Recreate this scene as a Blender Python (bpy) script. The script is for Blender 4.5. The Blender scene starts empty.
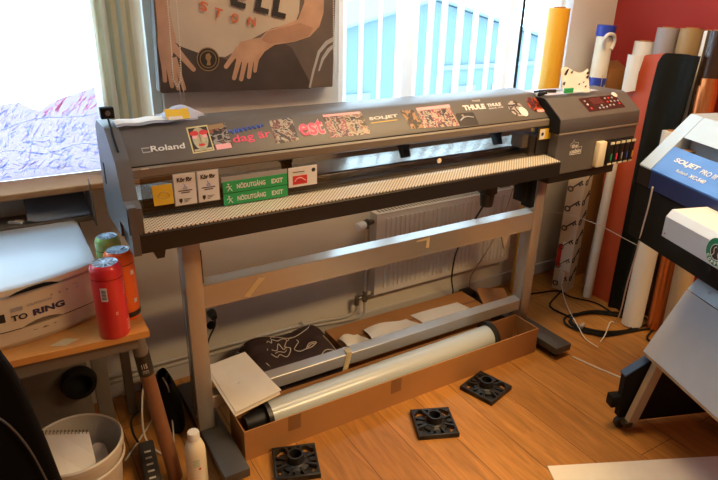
import bpy, bmesh, math, random
from mathutils import Vector, Matrix
random.seed(7)
PI = math.pi
sc = bpy.context.scene
col = sc.collection
V = Vector

# ------------------------------------------------------------------ materials
def mat(name, color, rough=.5, metal=0.0, spec=.5, var=0.0, vscale=20, bump=0.0, bscale=200,
        trans=0.0, alpha=None, coat=0.0, emit=None, estr=0):
    m = bpy.data.materials.new(name); m.use_nodes = True
    nt = m.node_tree; N = nt.nodes; L = nt.links
    b = N['Principled BSDF']
    b.inputs['Base Color'].default_value = (*color, 1)
    b.inputs['Roughness'].default_value = rough
    b.inputs['Metallic'].default_value = metal
    b.inputs['Specular IOR Level'].default_value = spec
    b.inputs['Coat Weight'].default_value = coat
    b.inputs['Transmission Weight'].default_value = trans
    if alpha is not None: b.inputs['Alpha'].default_value = alpha
    if emit:
        b.inputs['Emission Color'].default_value = (*emit, 1); b.inputs['Emission Strength'].default_value = estr
    tc = N.new('ShaderNodeTexCoord')
    if var > 0:
        n = N.new('ShaderNodeTexNoise'); n.inputs['Scale'].default_value = vscale; n.inputs['Detail'].default_value = 4
        L.new(tc.outputs['Object'], n.inputs['Vector'])
        r = N.new('ShaderNodeMapRange'); r.inputs['From Min'].default_value = .3; r.inputs['From Max'].default_value = .7
        r.inputs['To Min'].default_value = 1 - var; r.inputs['To Max'].default_value = 1 + var
        L.new(n.outputs['Fac'], r.inputs['Value'])
        mx = N.new('ShaderNodeVectorMath'); mx.operation = 'SCALE'
        mx.inputs[0].default_value = color; L.new(r.outputs['Result'], mx.inputs['Scale'])
        L.new(mx.outputs['Vector'], b.inputs['Base Color'])
    if bump > 0:
        n = N.new('ShaderNodeTexNoise'); n.inputs['Scale'].default_value = bscale; n.inputs['Detail'].default_value = 3
        L.new(tc.outputs['Object'], n.inputs['Vector'])
        bp = N.new('ShaderNodeBump'); bp.inputs['Strength'].default_value = bump; bp.inputs['Distance'].default_value = .002
        L.new(n.outputs['Fac'], bp.inputs['Height']); L.new(bp.outputs['Normal'], b.inputs['Normal'])
    return m

def sheer(name, color, opac=.7, transl=.6):
    """thin fabric or film: part see-through, part translucent, part diffuse"""
    m = bpy.data.materials.new(name); m.use_nodes = True
    nt = m.node_tree; N = nt.nodes; L = nt.links
    for n in list(N): N.remove(n)
    o = N.new('ShaderNodeOutputMaterial'); d = N.new('ShaderNodeBsdfDiffuse'); t = N.new('ShaderNodeBsdfTranslucent')
    tr = N.new('ShaderNodeBsdfTransparent'); a = N.new('ShaderNodeMixShader'); b = N.new('ShaderNodeMixShader')
    d.inputs['Color'].default_value = (*color, 1); t.inputs['Color'].default_value = (*color, 1)
    a.inputs[0].default_value = transl; L.new(d.outputs[0], a.inputs[1]); L.new(t.outputs[0], a.inputs[2])
    b.inputs[0].default_value = opac; L.new(tr.outputs[0], b.inputs[1]); L.new(a.outputs[0], b.inputs[2])
    L.new(b.outputs[0], o.inputs['Surface'])
    return m

def glass(name, tint=(1, 1, 1), refl=.08, rough=.02):
    m = bpy.data.materials.new(name); m.use_nodes = True
    nt = m.node_tree; N = nt.nodes; L = nt.links
    for n in list(N): N.remove(n)
    o = N.new('ShaderNodeOutputMaterial'); g = N.new('ShaderNodeBsdfGlossy'); tr = N.new('ShaderNodeBsdfTransparent')
    mx = N.new('ShaderNodeMixShader'); lw = N.new('ShaderNodeFresnel'); lw.inputs['IOR'].default_value = 1.3 + refl
    g.inputs['Roughness'].default_value = rough; tr.inputs['Color'].default_value = (*tint, 1)
    ge = N.new('ShaderNodeNewGeometry'); iv = N.new('ShaderNodeMath'); iv.operation = 'SUBTRACT'; iv.inputs[0].default_value = 1
    ml = N.new('ShaderNodeMath'); ml.operation = 'MULTIPLY'; L.new(ge.outputs['Backfacing'], iv.inputs[1])
    L.new(iv.outputs[0], ml.inputs[0]); L.new(lw.outputs[0], ml.inputs[1]); L.new(ml.outputs[0], mx.inputs[0]); L.new(tr.outputs[0], mx.inputs[1]); L.new(g.outputs[0], mx.inputs[2])
    L.new(mx.outputs[0], o.inputs['Surface'])
    return m

def collage(name, cols, scale=60, rough=.35, seed=0.0):
    """printed sticker artwork: irregular patches of the given colours"""
    m = mat(name, cols[0], rough)
    N = m.node_tree.nodes; L = m.node_tree.links; b = N['Principled BSDF']
    tc = N.new('ShaderNodeTexCoord'); mp = N.new('ShaderNodeMapping'); mp.inputs['Location'].default_value = (seed, seed * 2, seed)
    v = N.new('ShaderNodeTexNoise'); v.inputs['Scale'].default_value = scale; v.inputs['Detail'].default_value = 3; v.inputs['Distortion'].default_value = .6
    cr = N.new('ShaderNodeValToRGB'); cr.color_ramp.interpolation = 'CONSTANT'
    k = len(cols)
    while len(cr.color_ramp.elements) < k: cr.color_ramp.elements.new(.5)
    for i, c in enumerate(cols):
        e = cr.color_ramp.elements[i]; e.position = 0 if i == 0 else .36 + .28 * (i - 1) / max(1, k - 2); e.color = (*c, 1)
    L.new(tc.outputs['Object'], mp.inputs['Vector']); L.new(mp.outputs[0], v.inputs['Vector'])
    L.new(v.outputs['Fac'], cr.inputs[0]); L.new(cr.outputs[0], b.inputs['Base Color'])
    return m

def floor_mat():
    m = mat('oak_floorboards', (.3, .15, .05), .42, spec=.4, coat=.06)
    m.node_tree.nodes['Principled BSDF'].inputs['Coat Roughness'].default_value = .25
    N = m.node_tree.nodes; L = m.node_tree.links; b = N['Principled BSDF']
    tc = N.new('ShaderNodeTexCoord')
    mp = N.new('ShaderNodeMapping'); mp.inputs['Rotation'].default_value = (0, 0, PI / 2); mp.inputs['Location'].default_value = (.35, -.03, 0)
    L.new(tc.outputs['Object'], mp.inputs['Vector'])
    br = N.new('ShaderNodeTexBrick'); br.offset = .37; br.offset_frequency = 2; br.squash = 1
    br.inputs['Scale'].default_value = 1; br.inputs['Brick Width'].default_value = 1.9; br.inputs['Row Height'].default_value = .2
    br.inputs['Mortar Size'].default_value = .0016; br.inputs['Mortar Smooth'].default_value = .3
    br.inputs['Color1'].default_value = (.46, .20, .042, 1); br.inputs['Color2'].default_value = (.33, .135, .026, 1)
    br.inputs['Mortar'].default_value = (.07, .03, .012, 1); br.inputs['Bias'].default_value = -.1
    L.new(mp.outputs[0], br.inputs['Vector'])
    g = N.new('ShaderNodeMapping'); g.inputs['Scale'].default_value = (9, .9, 1); L.new(tc.outputs['Object'], g.inputs['Vector'])
    no = N.new('ShaderNodeTexNoise'); no.inputs['Scale'].default_value = 3.2; no.inputs['Detail'].default_value = 7; no.inputs['Roughness'].default_value = .62; no.inputs['Distortion'].default_value = 1.2
    L.new(g.outputs[0], no.inputs['Vector'])
    r = N.new('ShaderNodeMapRange'); r.inputs['From Min'].default_value = .32; r.inputs['From Max'].default_value = .68
    r.inputs['To Min'].default_value = .68; r.inputs['To Max'].default_value = 1.18; L.new(no.outputs['Fac'], r.inputs['Value'])
    s = N.new('ShaderNodeVectorMath'); s.operation = 'SCALE'; L.new(br.outputs['Color'], s.inputs[0]); L.new(r.outputs[0], s.inputs['Scale'])
    L.new(s.outputs['Vector'], b.inputs['Base Color'])
    rr = N.new('ShaderNodeMapRange'); rr.inputs['To Min'].default_value = .34; rr.inputs['To Max'].default_value = .55
    L.new(no.outputs['Fac'], rr.inputs['Value']); L.new(rr.outputs[0], b.inputs['Roughness'])
    return m

def perforated_mat():
    m = mat('perforated_metal', (.5, .45, .38), .38, metal=.3)
    N = m.node_tree.nodes; L = m.node_tree.links; b = N['Principled BSDF']
    tc = N.new('ShaderNodeTexCoord'); sx = N.new('ShaderNodeMapping'); sx.inputs['Scale'].default_value = (100, 100, 1)
    sx.inputs['Rotation'].default_value = (0, 0, PI / 4)
    L.new(tc.outputs['Object'], sx.inputs['Vector'])
    fr = N.new('ShaderNodeVectorMath'); fr.operation = 'FRACTION'; L.new(sx.outputs[0], fr.inputs[0])
    sp = N.new('ShaderNodeSeparateXYZ'); L.new(fr.outputs[0], sp.inputs[0])
    cb = N.new('ShaderNodeCombineXYZ'); L.new(sp.outputs[0], cb.inputs[0]); L.new(sp.outputs[1], cb.inputs[1])
    ds = N.new('ShaderNodeVectorMath'); ds.operation = 'DISTANCE'; ds.inputs[1].default_value = (.5, .5, 0); L.new(cb.outputs[0], ds.inputs[0])
    cr = N.new('ShaderNodeValToRGB'); cr.color_ramp.elements[0].position = .24; cr.color_ramp.elements[0].color = (.09, .07, .05, 1)
    cr.color_ramp.elements[1].position = .32; cr.color_ramp.elements[1].color = (.80, .74, .64, 1)
    L.new(ds.outputs['Value'], cr.inputs[0]); L.new(cr.outputs[0], b.inputs['Base Color'])
    return m

M = dict(
 wall=mat('white_wall_paint', (.62, .58, .51), .8, var=.03, vscale=3, bump=.15),
 red=mat('red_wall_paint', (.27, .012, .006), .75, var=.06, vscale=4, bump=.1),
 farwall=mat('brown_grey_wall', (.22, .18, .15), .8, var=.03, vscale=3),
 ceil=mat('ceiling_paint', (.75, .74, .72), .9),
 floor=floor_mat(),
 base=mat('baseboard_paint', (.5, .48, .48), .5),
 pgrey=mat('printer_grey_plastic', (.105, .095, .088), .42, spec=.45, var=.04, vscale=8, bump=.12, bscale=900),
 prail=mat('printer_rail_plastic', (.19, .155, .115), .33, spec=.6),
 pdark=mat('printer_dark_plastic', (.016, .012, .010), .45, spec=.35, var=.05, bump=.1, bscale=800),
 black=mat('black_plastic', (.012, .012, .013), .38),
 blackm=mat('matte_black', (.008, .008, .008), .75, spec=.2, var=.2, vscale=12),
 perf=perforated_mat(),
 stand=mat('stand_grey_metal', (.42, .39, .35), .26, metal=.45, spec=.75, coat=.15, var=.03, vscale=5),
 standd=mat('stand_foot_grey', (.05, .047, .045), .45, var=.05),
 steel=mat('brushed_steel', (.55, .55, .56), .22, metal=.9),
 platen=mat('platen_metal', (.60, .60, .58), .27, metal=.85),
 cream=mat('cream_plastic', (.74, .66, .48), .5),
 white=mat('white_plastic', (.75, .74, .72), .4),
 paper=mat('white_paper', (.72, .69, .64), .75, var=.03, vscale=9),
 paperc=mat('cream_paper', (.74, .68, .56), .75, var=.03),
 rad=mat('radiator_enamel', (.66, .63, .58), .35),
 pipe=mat('pipe_paint', (.50, .47, .43), .4),
 brass=mat('tarnished_fitting', (.16, .14, .12), .45, metal=.6),
 card=mat('brown_cardboard', (.38, .17, .05), .75, var=.06, vscale=6, bump=.1),
 cardd=mat('cardboard_tape', (.22, .10, .035), .5),
 wood=mat('pine_tabletop', (.60, .28, .07), .4, var=.09, vscale=7, coat=.1),
 brown=mat('brown_pole', (.22, .095, .045), .5, var=.08),
 tgrey=mat('table_grey_steel', (.15, .135, .115), .45),
 dev=mat('beige_device_plastic', (.66, .57, .40), .42, var=.02),
 devsh=mat('beige_recess_shade', (.16, .12, .07), .6),  # darker copy of the device beige, recess shade put into the colour
 devlid=mat('device_white_lid', (.48, .49, .50), .3, spec=.6),
 redb=mat('red_bottle_plastic', (.62, .022, .028), .3, coat=.3),
 orgb=mat('orange_bottle_plastic', (.85, .14, .012), .3, coat=.3),
 grnb=mat('green_clear_bottle', (.28, .46, .12), .25, coat=.3),
 capb=collage('silver_cap_foil', [(.25, .4, .55), (.7, .75, .8), (.45, .5, .6), (.8, .82, .85)], 90, .2),
 navy=mat('dark_blue_plastic', (.012, .022, .085), .35),
 bluee=mat('dark_blue_edge', (.03, .07, .16), .5),
 blue=mat('blue_panel', (.04, .15, .50), .38, coat=.2),
 lblue=mat('pale_grey_cover', (.36, .43, .50), .28, spec=.6),
 ltgrey=mat('light_grey_cover', (.40, .42, .45), .42, var=.02),
 offw=mat('off_white_metal', (.60, .58, .54), .4),
 tanw=mat('tan_edge_wood', (.38, .28, .17), .5, var=.06),
 yellow=mat('yellow_roll', (.70, .36, .025), .4),
 wroll=mat('white_roll_vinyl', (.72, .69, .63), .4, coat=.1),
 sroll=mat('silver_white_film', (.47, .51, .50), .27, spec=.6, coat=.1),
 groll=mat('grey_roll', (.30, .27, .28), .5),
 broll=mat('ochre_brown_roll', (.30, .19, .08), .45),
 drk=mat('dark_glossy_roll', (.035, .02, .014), .2, coat=.5),
 copper=mat('copper_foil', (.62, .20, .06), .24, metal=.75),
 orange=mat('orange_red_sheet', (.46, .07, .022), .5, var=.04, vscale=5),
 bsheet=mat('black_sheet', (.006, .007, .006), .7, spec=.15, var=.15, vscale=6),
 bluep=mat('blue_plastic', (.02, .045, .34), .4),
 bag=mat('brown_fabric_bag', (.030, .012, .010), .8, var=.2, vscale=30, bump=.3, bscale=300),
 print=mat('pale_print', (.62, .52, .40), .6),
 tape=mat('masking_tape', (.62, .50, .27), .6),
 chair=mat('black_upholstery', (.004, .004, .005), .85, spec=.1, bump=.4, bscale=500),
 chairs=mat('grey_seam', (.06, .06, .065), .6),
 sillm=mat('brown_sill', (.32, .18, .08), .7, spec=.2),
 bin=mat('translucent_white_bin', (.50, .46, .40), .4),
 wcable=mat('white_cable', (.62, .58, .50), .45),
 sheetg=mat('slate_blue_plastic_sheet', (.15, .19, .25), .28, spec=.7),
 keyp=mat('key_box_paper', (.62, .50, .36), .6),
 blackp=mat('black_print', (.02, .018, .018), .5),
 whitep=mat('white_print', (.72, .70, .66), .45),
 greenp=mat('green_print', (.02, .36, .11), .4),
 redp=mat('red_print', (.60, .03, .03), .4),
 pinkp=mat('pink_print', (.80, .06, .16), .4),
 pinkl=mat('pale_pink_print', (.80, .40, .42), .4),
 bluel=mat('blue_print', (.05, .12, .55), .4),
 yelp=mat('yellow_print', (.72, .46, .03), .4),
 greyp=mat('grey_print', (.35, .34, .34), .5),
 dgreen=mat('dark_green_print', (.01, .16, .08), .4),
 skin=mat('poster_skin', (.50, .30, .20), .6, var=.12, vscale=14),
 skind=mat('poster_skin_shadow', (.40, .22, .14), .6, var=.1, vscale=14),
 jeans=mat('poster_dark_cloth', (.055, .040, .036), .6, var=.25, vscale=9),
 pback=mat('poster_grey_background', (.13, .10, .085), .6, var=.2, vscale=5),
 shirt=mat('poster_shirt', (.50, .42, .33), .6, var=.08, vscale=7),
 orgp=mat('orange_letters', (.60, .13, .05), .5),
 chrome=mat('poster_chrome_tone', (.42, .42, .42), .5),
 winframe=mat('window_frame_paint', (.75, .75, .74), .4),
 facade=mat('pale_blue_facade', (.095, .145, .175), .8),
 facade2=mat('facade_band', (.15, .22, .24), .8),
 screen=mat('lcd_screen', (.05, .02, .02), .2),
 fix=mat('lamp_housing', (.8, .8, .8), .5),
 lampg=mat('lamp_diffuser', (.9, .85, .7), .5, emit=(1, .70, .42), estr=6),
)
M['pane'] = glass('window_glass', (.97, .98, 1), .1)
M['cover'] = glass('smoked_clear_cover', (.62, .60, .58), .12, .03)
M['pouch'] = sheer('clear_plastic_pouch', (.80, .80, .90), .42, .3)
M['blind'] = sheer('white_blind_fabric', (.90, .92, .93), .72, .7)
M['blindg'] = sheer('cream_blind_fabric', (.55, .52, .38), .97, .42)
M['film'] = sheer('window_film', (.46, .39, .43), .97, 1.0)
M['filmw'] = sheer('film_white_lines', (1, 1, 1), .8, 1.0)
M['lineb'] = sheer('film_blue_lines', (.55, .70, .95), .7, 1.0)
M['linep'] = sheer('film_pink_lines', (1.0, .62, .75), .8, 1.0)
M['linev'] = sheer('film_violet_lines', (.70, .66, .92), .7, 1.0)

# ------------------------------------------------------------------ builders
def tag(o, label=None, cat=None, group=None, kind=None):
    if label: o['label'] = label
    if cat: o['category'] = cat
    if group: o['group'] = group
    if kind: o['kind'] = kind
    return o
def thing(name, label, cat, loc=(0, 0, 0), rz=0, group=None):
    o = bpy.data.objects.new(name, None); col.objects.link(o); o.empty_display_size = .05
    o.location = loc; o.rotation_euler = (0, 0, rz)
    return tag(o, label, cat, group)
def org(o):
    p = V((0, 0, 0))
    while o is not None:
        p += o.location; o = o.parent
    return p
class MB:
    """collects shapes (world axes, metres) and links them as one mesh; L=True: coordinates are already local"""
    def __init__(s, *mats): s.bm = bmesh.new(); s.mats = [M[k] if isinstance(k, str) else k for k in mats]; s.k = 0; s.sm = False
    def _fin(s, before):
        for f in s.bm.faces:
            if f not in before: f.material_index = s.k
    def box(s, x0, x1, y0, y1, z0, z1, bev=0, seg=2, mx=None):
        t = bmesh.new(); bmesh.ops.create_cube(t, size=1)
        bmesh.ops.scale(t, vec=(abs(x1 - x0), abs(y1 - y0), abs(z1 - z0)), verts=t.verts)
        if bev: bmesh.ops.bevel(t, geom=list(t.edges), offset=bev, segments=seg, profile=.5, affect='EDGES')
        bmesh.ops.translate(t, vec=((x0 + x1) / 2, (y0 + y1) / 2, (z0 + z1) / 2), verts=t.verts)
        return s.add(t, mx)
    def add(s, t, mx=None):
        if mx is not None: bmesh.ops.transform(t, matrix=mx, verts=t.verts)
        for f in t.faces: f.material_index = s.k
        me = bpy.data.meshes.new('tmp'); t.to_mesh(me); t.free(); s.bm.from_mesh(me); bpy.data.meshes.remove(me); return s
    def cyl(s, p0, p1, r0, r1=None, seg=24, cap=True):
        p0, p1 = V(p0), V(p1); d = p1 - p0; t = bmesh.new()
        bmesh.ops.create_cone(t, cap_ends=cap, segments=seg, radius1=r0, radius2=r0 if r1 is None else r1, depth=d.length)
        return s.add(t, Matrix.Translation((p0 + p1) / 2) @ d.to_track_quat('Z', 'Y').to_matrix().to_4x4())
    def pipe(s, p0, p1, r, ri, seg=32):
        """hollow tube"""
        return s.lathe([(ri, 0), (r, 0), (r, (V(p1) - V(p0)).length), (ri, (V(p1) - V(p0)).length)], p0, V(p1) - V(p0), seg, close=True)
    def lathe(s, prof, c, axis=(0, 0, 1), seg=32, close=False):
        t = bmesh.new(); rings = []
        for r, z in prof:
            if r < 1e-6: rings.append([t.verts.new((0, 0, z))])
            else: rings.append([t.verts.new((r * math.cos(2 * PI * i / seg), r * math.sin(2 * PI * i / seg), z)) for i in range(seg)])
        pr = list(zip(rings, rings[1:])) + ([(rings[-1], rings[0])] if close else [])
        for a, b in pr:
            for i in range(seg):
                j = (i + 1) % seg
                if len(a) == 1 and len(b) == 1: continue
                if len(a) == 1: t.faces.new((a[0], b[j], b[i]))
                elif len(b) == 1: t.faces.new((a[i], a[j], b[0]))
                else: t.faces.new((a[i], a[j], b[j], b[i]))
        bmesh.ops.recalc_face_normals(t, faces=t.faces)
        return s.add(t, Matrix.Translation(V(c)) @ V(axis).to_track_quat('Z', 'Y').to_matrix().to_4x4())
    def tube(s, pts, r, seg=8, n=6):
        P = [V(p) for p in pts]; Q = []
        for i in range(len(P) - 1):
            a, b, c, d = P[max(i - 1, 0)], P[i], P[i + 1], P[min(i + 2, len(P) - 1)]
            for k in range(n):
                u = k / n
                Q.append(.5 * ((2 * b) + (c - a) * u + (2 * a - 5 * b + 4 * c - d) * u * u + (3 * b - a - 3 * c + d) * u ** 3))
        Q.append(P[-1]); t = bmesh.new(); prev = None; up = V((0, 0, 1))
        for i, q in enumerate(Q):
            d = (Q[min(i + 1, len(Q) - 1)] - Q[max(i - 1, 0)]).normalized()
            a = d.cross(up)
            if a.length < .05: a = d.cross(V((1, 0, 0)))
            a.normalize()
            if prev is not None and a.dot(prev[1]) < 0: a = -a
            b = d.cross(a)
            ring = [t.verts.new(q + a * r * math.cos(2 * PI * k / seg) + b * r * math.sin(2 * PI * k / seg)) for k in range(seg)]
            if prev:
                for k in range(seg): t.faces.new((prev[0][k], prev[0][(k + 1) % seg], ring[(k + 1) % seg], ring[k]))
            else: t.faces.new(ring)
            prev = (ring, a)
        t.faces.new(prev[0]); bmesh.ops.recalc_face_normals(t, faces=t.faces)
        return s.add(t)
    def slab(s, pts, d):
        """flat polygon (3-D points in one plane) with thickness vector d"""
        t = bmesh.new(); d = V(d); a = [t.verts.new(V(p)) for p in pts]; b = [t.verts.new(V(p) + d) for p in pts]; n = len(a)
        t.faces.new(a); t.faces.new(b[::-1])
        for i in range(n): t.faces.new((a[i], b[i], b[(i + 1) % n], a[(i + 1) % n]))
        bmesh.ops.recalc_face_normals(t, faces=t.faces); bmesh.ops.triangulate(t, faces=[f for f in t.faces if len(f.verts) > 4])
        return s.add(t)
    def profx(s, yz, x0, x1): return s.slab([(x0, y, z) for y, z in yz], (x1 - x0, 0, 0))
    def grid(s, f, nu, nv, d=None):
        """surface f(u,v); d: thickness vector"""
        t = bmesh.new(); g = [[t.verts.new(V(f(i / nu, j / nv))) for j in range(nv + 1)] for i in range(nu + 1)]
        for i in range(nu):
            for j in range(nv): t.faces.new((g[i][j], g[i + 1][j], g[i + 1][j + 1], g[i][j + 1]))
        if d is not None:
            e = bmesh.ops.extrude_face_region(t, geom=list(t.faces)); bmesh.ops.translate(t, vec=V(d), verts=[v for v in e['geom'] if isinstance(v, bmesh.types.BMVert)])
        bmesh.ops.recalc_face_normals(t, faces=t.faces)
        return s.add(t)
    def build(s, name, parent=None, smooth=True, L=False, ang=35):
        if not L:
            o_ = org(parent)
            bmesh.ops.translate(s.bm, vec=-o_, verts=s.bm.verts)
        me = bpy.data.meshes.new(name); s.bm.to_mesh(me); s.bm.free()
        for m in s.mats: me.materials.append(m)
        if smooth:
            for p in me.polygons: p.use_smooth = True
            me.set_sharp_from_angle(angle=math.radians(ang))
        o = bpy.data.objects.new(name, me); col.objects.link(o); o.parent = parent
        return o

def text(name, s, P0, PX, PY, m, parent=None, L=False, off=.0012, bold=0.0, shear=0.0, ext=.0003):
    """lettering whose bounding box fills the parallelogram P0, PX (end of baseline), PY (top left)"""
    P0, PX, PY = V(P0), V(PX), V(PY)
    cu = bpy.data.curves.new(name, 'FONT'); cu.body = s; cu.offset = bold; cu.extrude = .01; cu.shear = shear; cu.resolution_u = 4
    tmp = bpy.data.objects.new('tmp', cu); col.objects.link(tmp)
    dg = bpy.context.evaluated_depsgraph_get(); dg.update()
    me = bpy.data.meshes.new_from_object(tmp.evaluated_get(dg)); bpy.data.objects.remove(tmp); bpy.data.curves.remove(cu)
    xs = [v.co.x for v in me.vertices]; ys = [v.co.y for v in me.vertices]
    x0, x1, y0, y1 = min(xs), max(xs), min(ys), max(ys); U = PX - P0; W = PY - P0; n = U.cross(W).normalized()
    base = V((0, 0, 0)) if L else org(parent)
    for v in me.vertices:
        v.co = P0 + U * ((v.co.x - x0) / (x1 - x0)) + W * ((v.co.y - y0) / (y1 - y0)) + n * (off + (ext if v.co.z > 0 else -.0002)) - base
    me.materials.clear(); me.materials.append(M[m] if isinstance(m, str) else m); me.name = name
    o = bpy.data.objects.new(name, me); col.objects.link(o); o.parent = parent
    return o
def sticker(name, P0, PX, PY, m, parent, L=False, off=.0006, mb=None, rim=None):
    P0, PX, PY = V(P0), V(PX), V(PY); U = PX - P0; W = PY - P0; n = U.cross(W).normalized()
    b = mb or MB(m)
    b.slab([P0 + n * .0001, PX + n * .0001, P0 + U + W + n * .0001, PY + n * .0001], n * off)
    return b.build(name, parent, smooth=False, L=L) if mb is None else None
def struct(o, kind='structure'): o['kind'] = kind; return o

# ------------------------------------------------------------------ room shell
XL, XR, YF, YB, ZC = -1.8, 3.28, -2.6, 2.5, 2.7
struct(MB('floor').box(XL - .2, XR + .2, YF - .2, YB + .25, -.1, 0).build('floor', smooth=False))
struct(MB('ceil').box(XL - .2, XR + .2, YF - .2, YB + .25, ZC, ZC + .1).build('ceiling', smooth=False))
w = MB('wall')
W1 = (-1.7, .60, 1.05, 2.5); W2 = (1.40, 2.86, 1.05, 2.5)
w.box(XL - .2, W1[0], YB, YB + .11, 0, ZC).box(W1[0], W1[1], YB, YB + .11, 0, W1[2] - .07).box(W1[0], W1[1], YB, YB + .11, W1[3], ZC)
w.box(W1[1], W2[0], YB, YB + .11, 0, ZC).box(W2[0], W2[1], YB, YB + .11, 0, W2[2]).box(W2[0], W2[1], YB, YB + .11, W2[3], ZC)
w.box(W2[1], XR + .2, YB, YB + .11, 0, ZC)
struct(w.build('wall_back', smooth=False))
struct(MB('red').box(XR, XR + .2, YF, YB, 0, ZC).build('wall_right', smooth=False))
struct(MB('farwall').box(XL - .2, XL, YF, YB, 0, ZC).build('wall_left', smooth=False))
struct(MB('farwall').box(XL - .2, XR + .2, YF - .2, YF, 0, ZC).build('wall_front', smooth=False))
b = MB('base'); b.box(XL, XR, YB - .015, YB, 0, .075, .003); struct(b.build('baseboard_back', smooth=False))
b = MB('base'); b.box(XR - .015, XR, YF, YB - .015, 0, .075, .003); struct(b.build('baseboard_right', smooth=False))

def window(n, W, mull, yg=2.56):
    x0, x1, z0, z1 = W
    root = bpy.data.objects.new('window_%d' % n, None); col.objects.link(root); root.location = (x0, yg, z0); struct(root)
    f = MB('winframe'); t = .055
    f.box(x0, x1, yg - .03, yg + .04, z0, z0 + t, .004).box(x0, x1, yg - .03, yg + .04, z1 - t, z1, .004)
    f.box(x0, x0 + t, yg - .03, yg + .04, z0 + t, z1 - t, .004).box(x1 - t, x1, yg - .03, yg + .04, z0 + t, z1 - t, .004)
    for a, c in mull: f.box(a, c, yg - .03, yg + .04, z0 + t, z1 - t, .004)
    f.build('window_frame', root, smooth=False)
    MB('pane').box(x0 + t, x1 - t, yg + .002, yg + .008, z0 + t, z1 - t).build('window_pane', root, smooth=False)
    return root
win1 = window(1, (W1[0], W1[1], W1[2] - .07, W1[3]), [(-.75, -.66), (.39, .47)])
win2 = window(2, W2, [(1.775, 1.865), (2.455, 2.535)])
b = MB('blackm'); b.box(2.545, 2.556, 2.520, 2.53, 1.11, 2.44); b.build('window_seal', win2, smooth=False)
b = MB('sillm'); b.box(W1[0] - .05, W1[1] + .02, 2.345, 2.528, 1.025, 1.05, .006); struct(b.build('trim_1', smooth=False))
b = MB('winframe'); b.box(W2[0], W2[1] , 2.45, 2.53, 1.025, 1.05, .004); struct(b.build('trim_2', smooth=False))

# drawn window film in window 1
RD = [(-9, 1.28), (-1.2, 1.28), (-.2, 1.30), (0, 1.322), (.04, 1.326), (.094, 1.329), (.125, 1.305), (.154, 1.291), (.19, 1.318), (.235, 1.337), (.30, 1.352), (.40, 1.385), (9, 1.4)]
def ridge(x, k):
    if k == 0:
        for (a, za), (c, zc) in zip(RD, RD[1:]):
            if a <= x <= c: return za + (zc - za) * (x - a) / (c - a)
    if k == 1: return 1.23 + .02 * math.sin(x * 14) + .06 * max(0, x - .05) / .3
    return 1.145 + .012 * math.sin(x * 25 + 1)
film = MB('film').slab([(-1.24, 2.548, 1.045)] + [(-1.24 + i * .0325, 2.548, ridge(-1.24 + i * .0325, 0)) for i in range(51)] + [(.385, 2.548, 1.045)], (0, .003, 0)).build('window_film', win1, smooth=False)
st = MB('lineb', 'linep', 'linev', 'filmw')
for k in range(3):
    st.k = 0 if k else 2
    pts = [V((-1.1 + i * .03, 2.546, ridge(-1.1 + i * .03, k))) for i in range(50)]
    st.tube(pts, .0012, 4, 2)
for i in range(1500):
    x = random.uniform(-1.15, .36); z = random.uniform(1.052, ridge(x, 0) - .004)
    pink = .16 < x < .36 and z > 1.27
    st.k = 1 if pink else random.choice((0, 0, 3, 3, 2) if z < 1.24 else (0, 2, 3, 3, 2))
    ln = random.uniform(.012, .045); an = random.uniform(.5, 1.1) if z > 1.2 else random.uniform(-.5, 1.4)
    p = V((x, 2.546, z)); q = p + V((math.cos(an) * ln, 0, math.sin(an) * ln))
    if q.z > ridge(q.x, 0): continue
    n = V((-math.sin(an), 0, math.cos(an))) * random.uniform(.0012, .0034)
    st.slab([p - n, q - n * .4, q + n * .4, p + n], (0, .0008, 0))
struct(st.build('drawn_landscape', film, smooth=False))
for o in (film,): o['label'] = 'translucent film with a sketched mountain landscape'

# building outside
B = thing('neighbouring_building', 'pale blue gabled building outside, seen through the right window', 'building', (10, 14, -4))
MB('facade').slab([(7.2, 14, -4), (15.5, 14, -4), (15.5, 14, .25), (10.8, 14, 1.42), (7.2, 14, .55)], (0, 3, 0)).build('wall', B, smooth=False)
MB('facade2').slab([(7.1, 13.8, .55), (10.8, 13.8, 1.45), (10.8, 13.8, 1.52), (7.1, 13.8, .62)], (0, 3.3, 0)).slab([(10.8, 13.8, 1.45), (15.7, 13.8, .23), (15.7, 13.8, .30), (10.8, 13.8, 1.52)], (0, 3.3, 0)).build('roof', B, smooth=False)
MB('facade2').box(11.1, 14.8, 13.93, 14.0, -.42, -.30).build('ledge', B, smooth=False)
for x in (7.9, 11.6, 13.2):
    MB('facade2').box(x, x + .9, 13.95, 14.0, -2.3, -.9).build('window', B, smooth=False)

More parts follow.
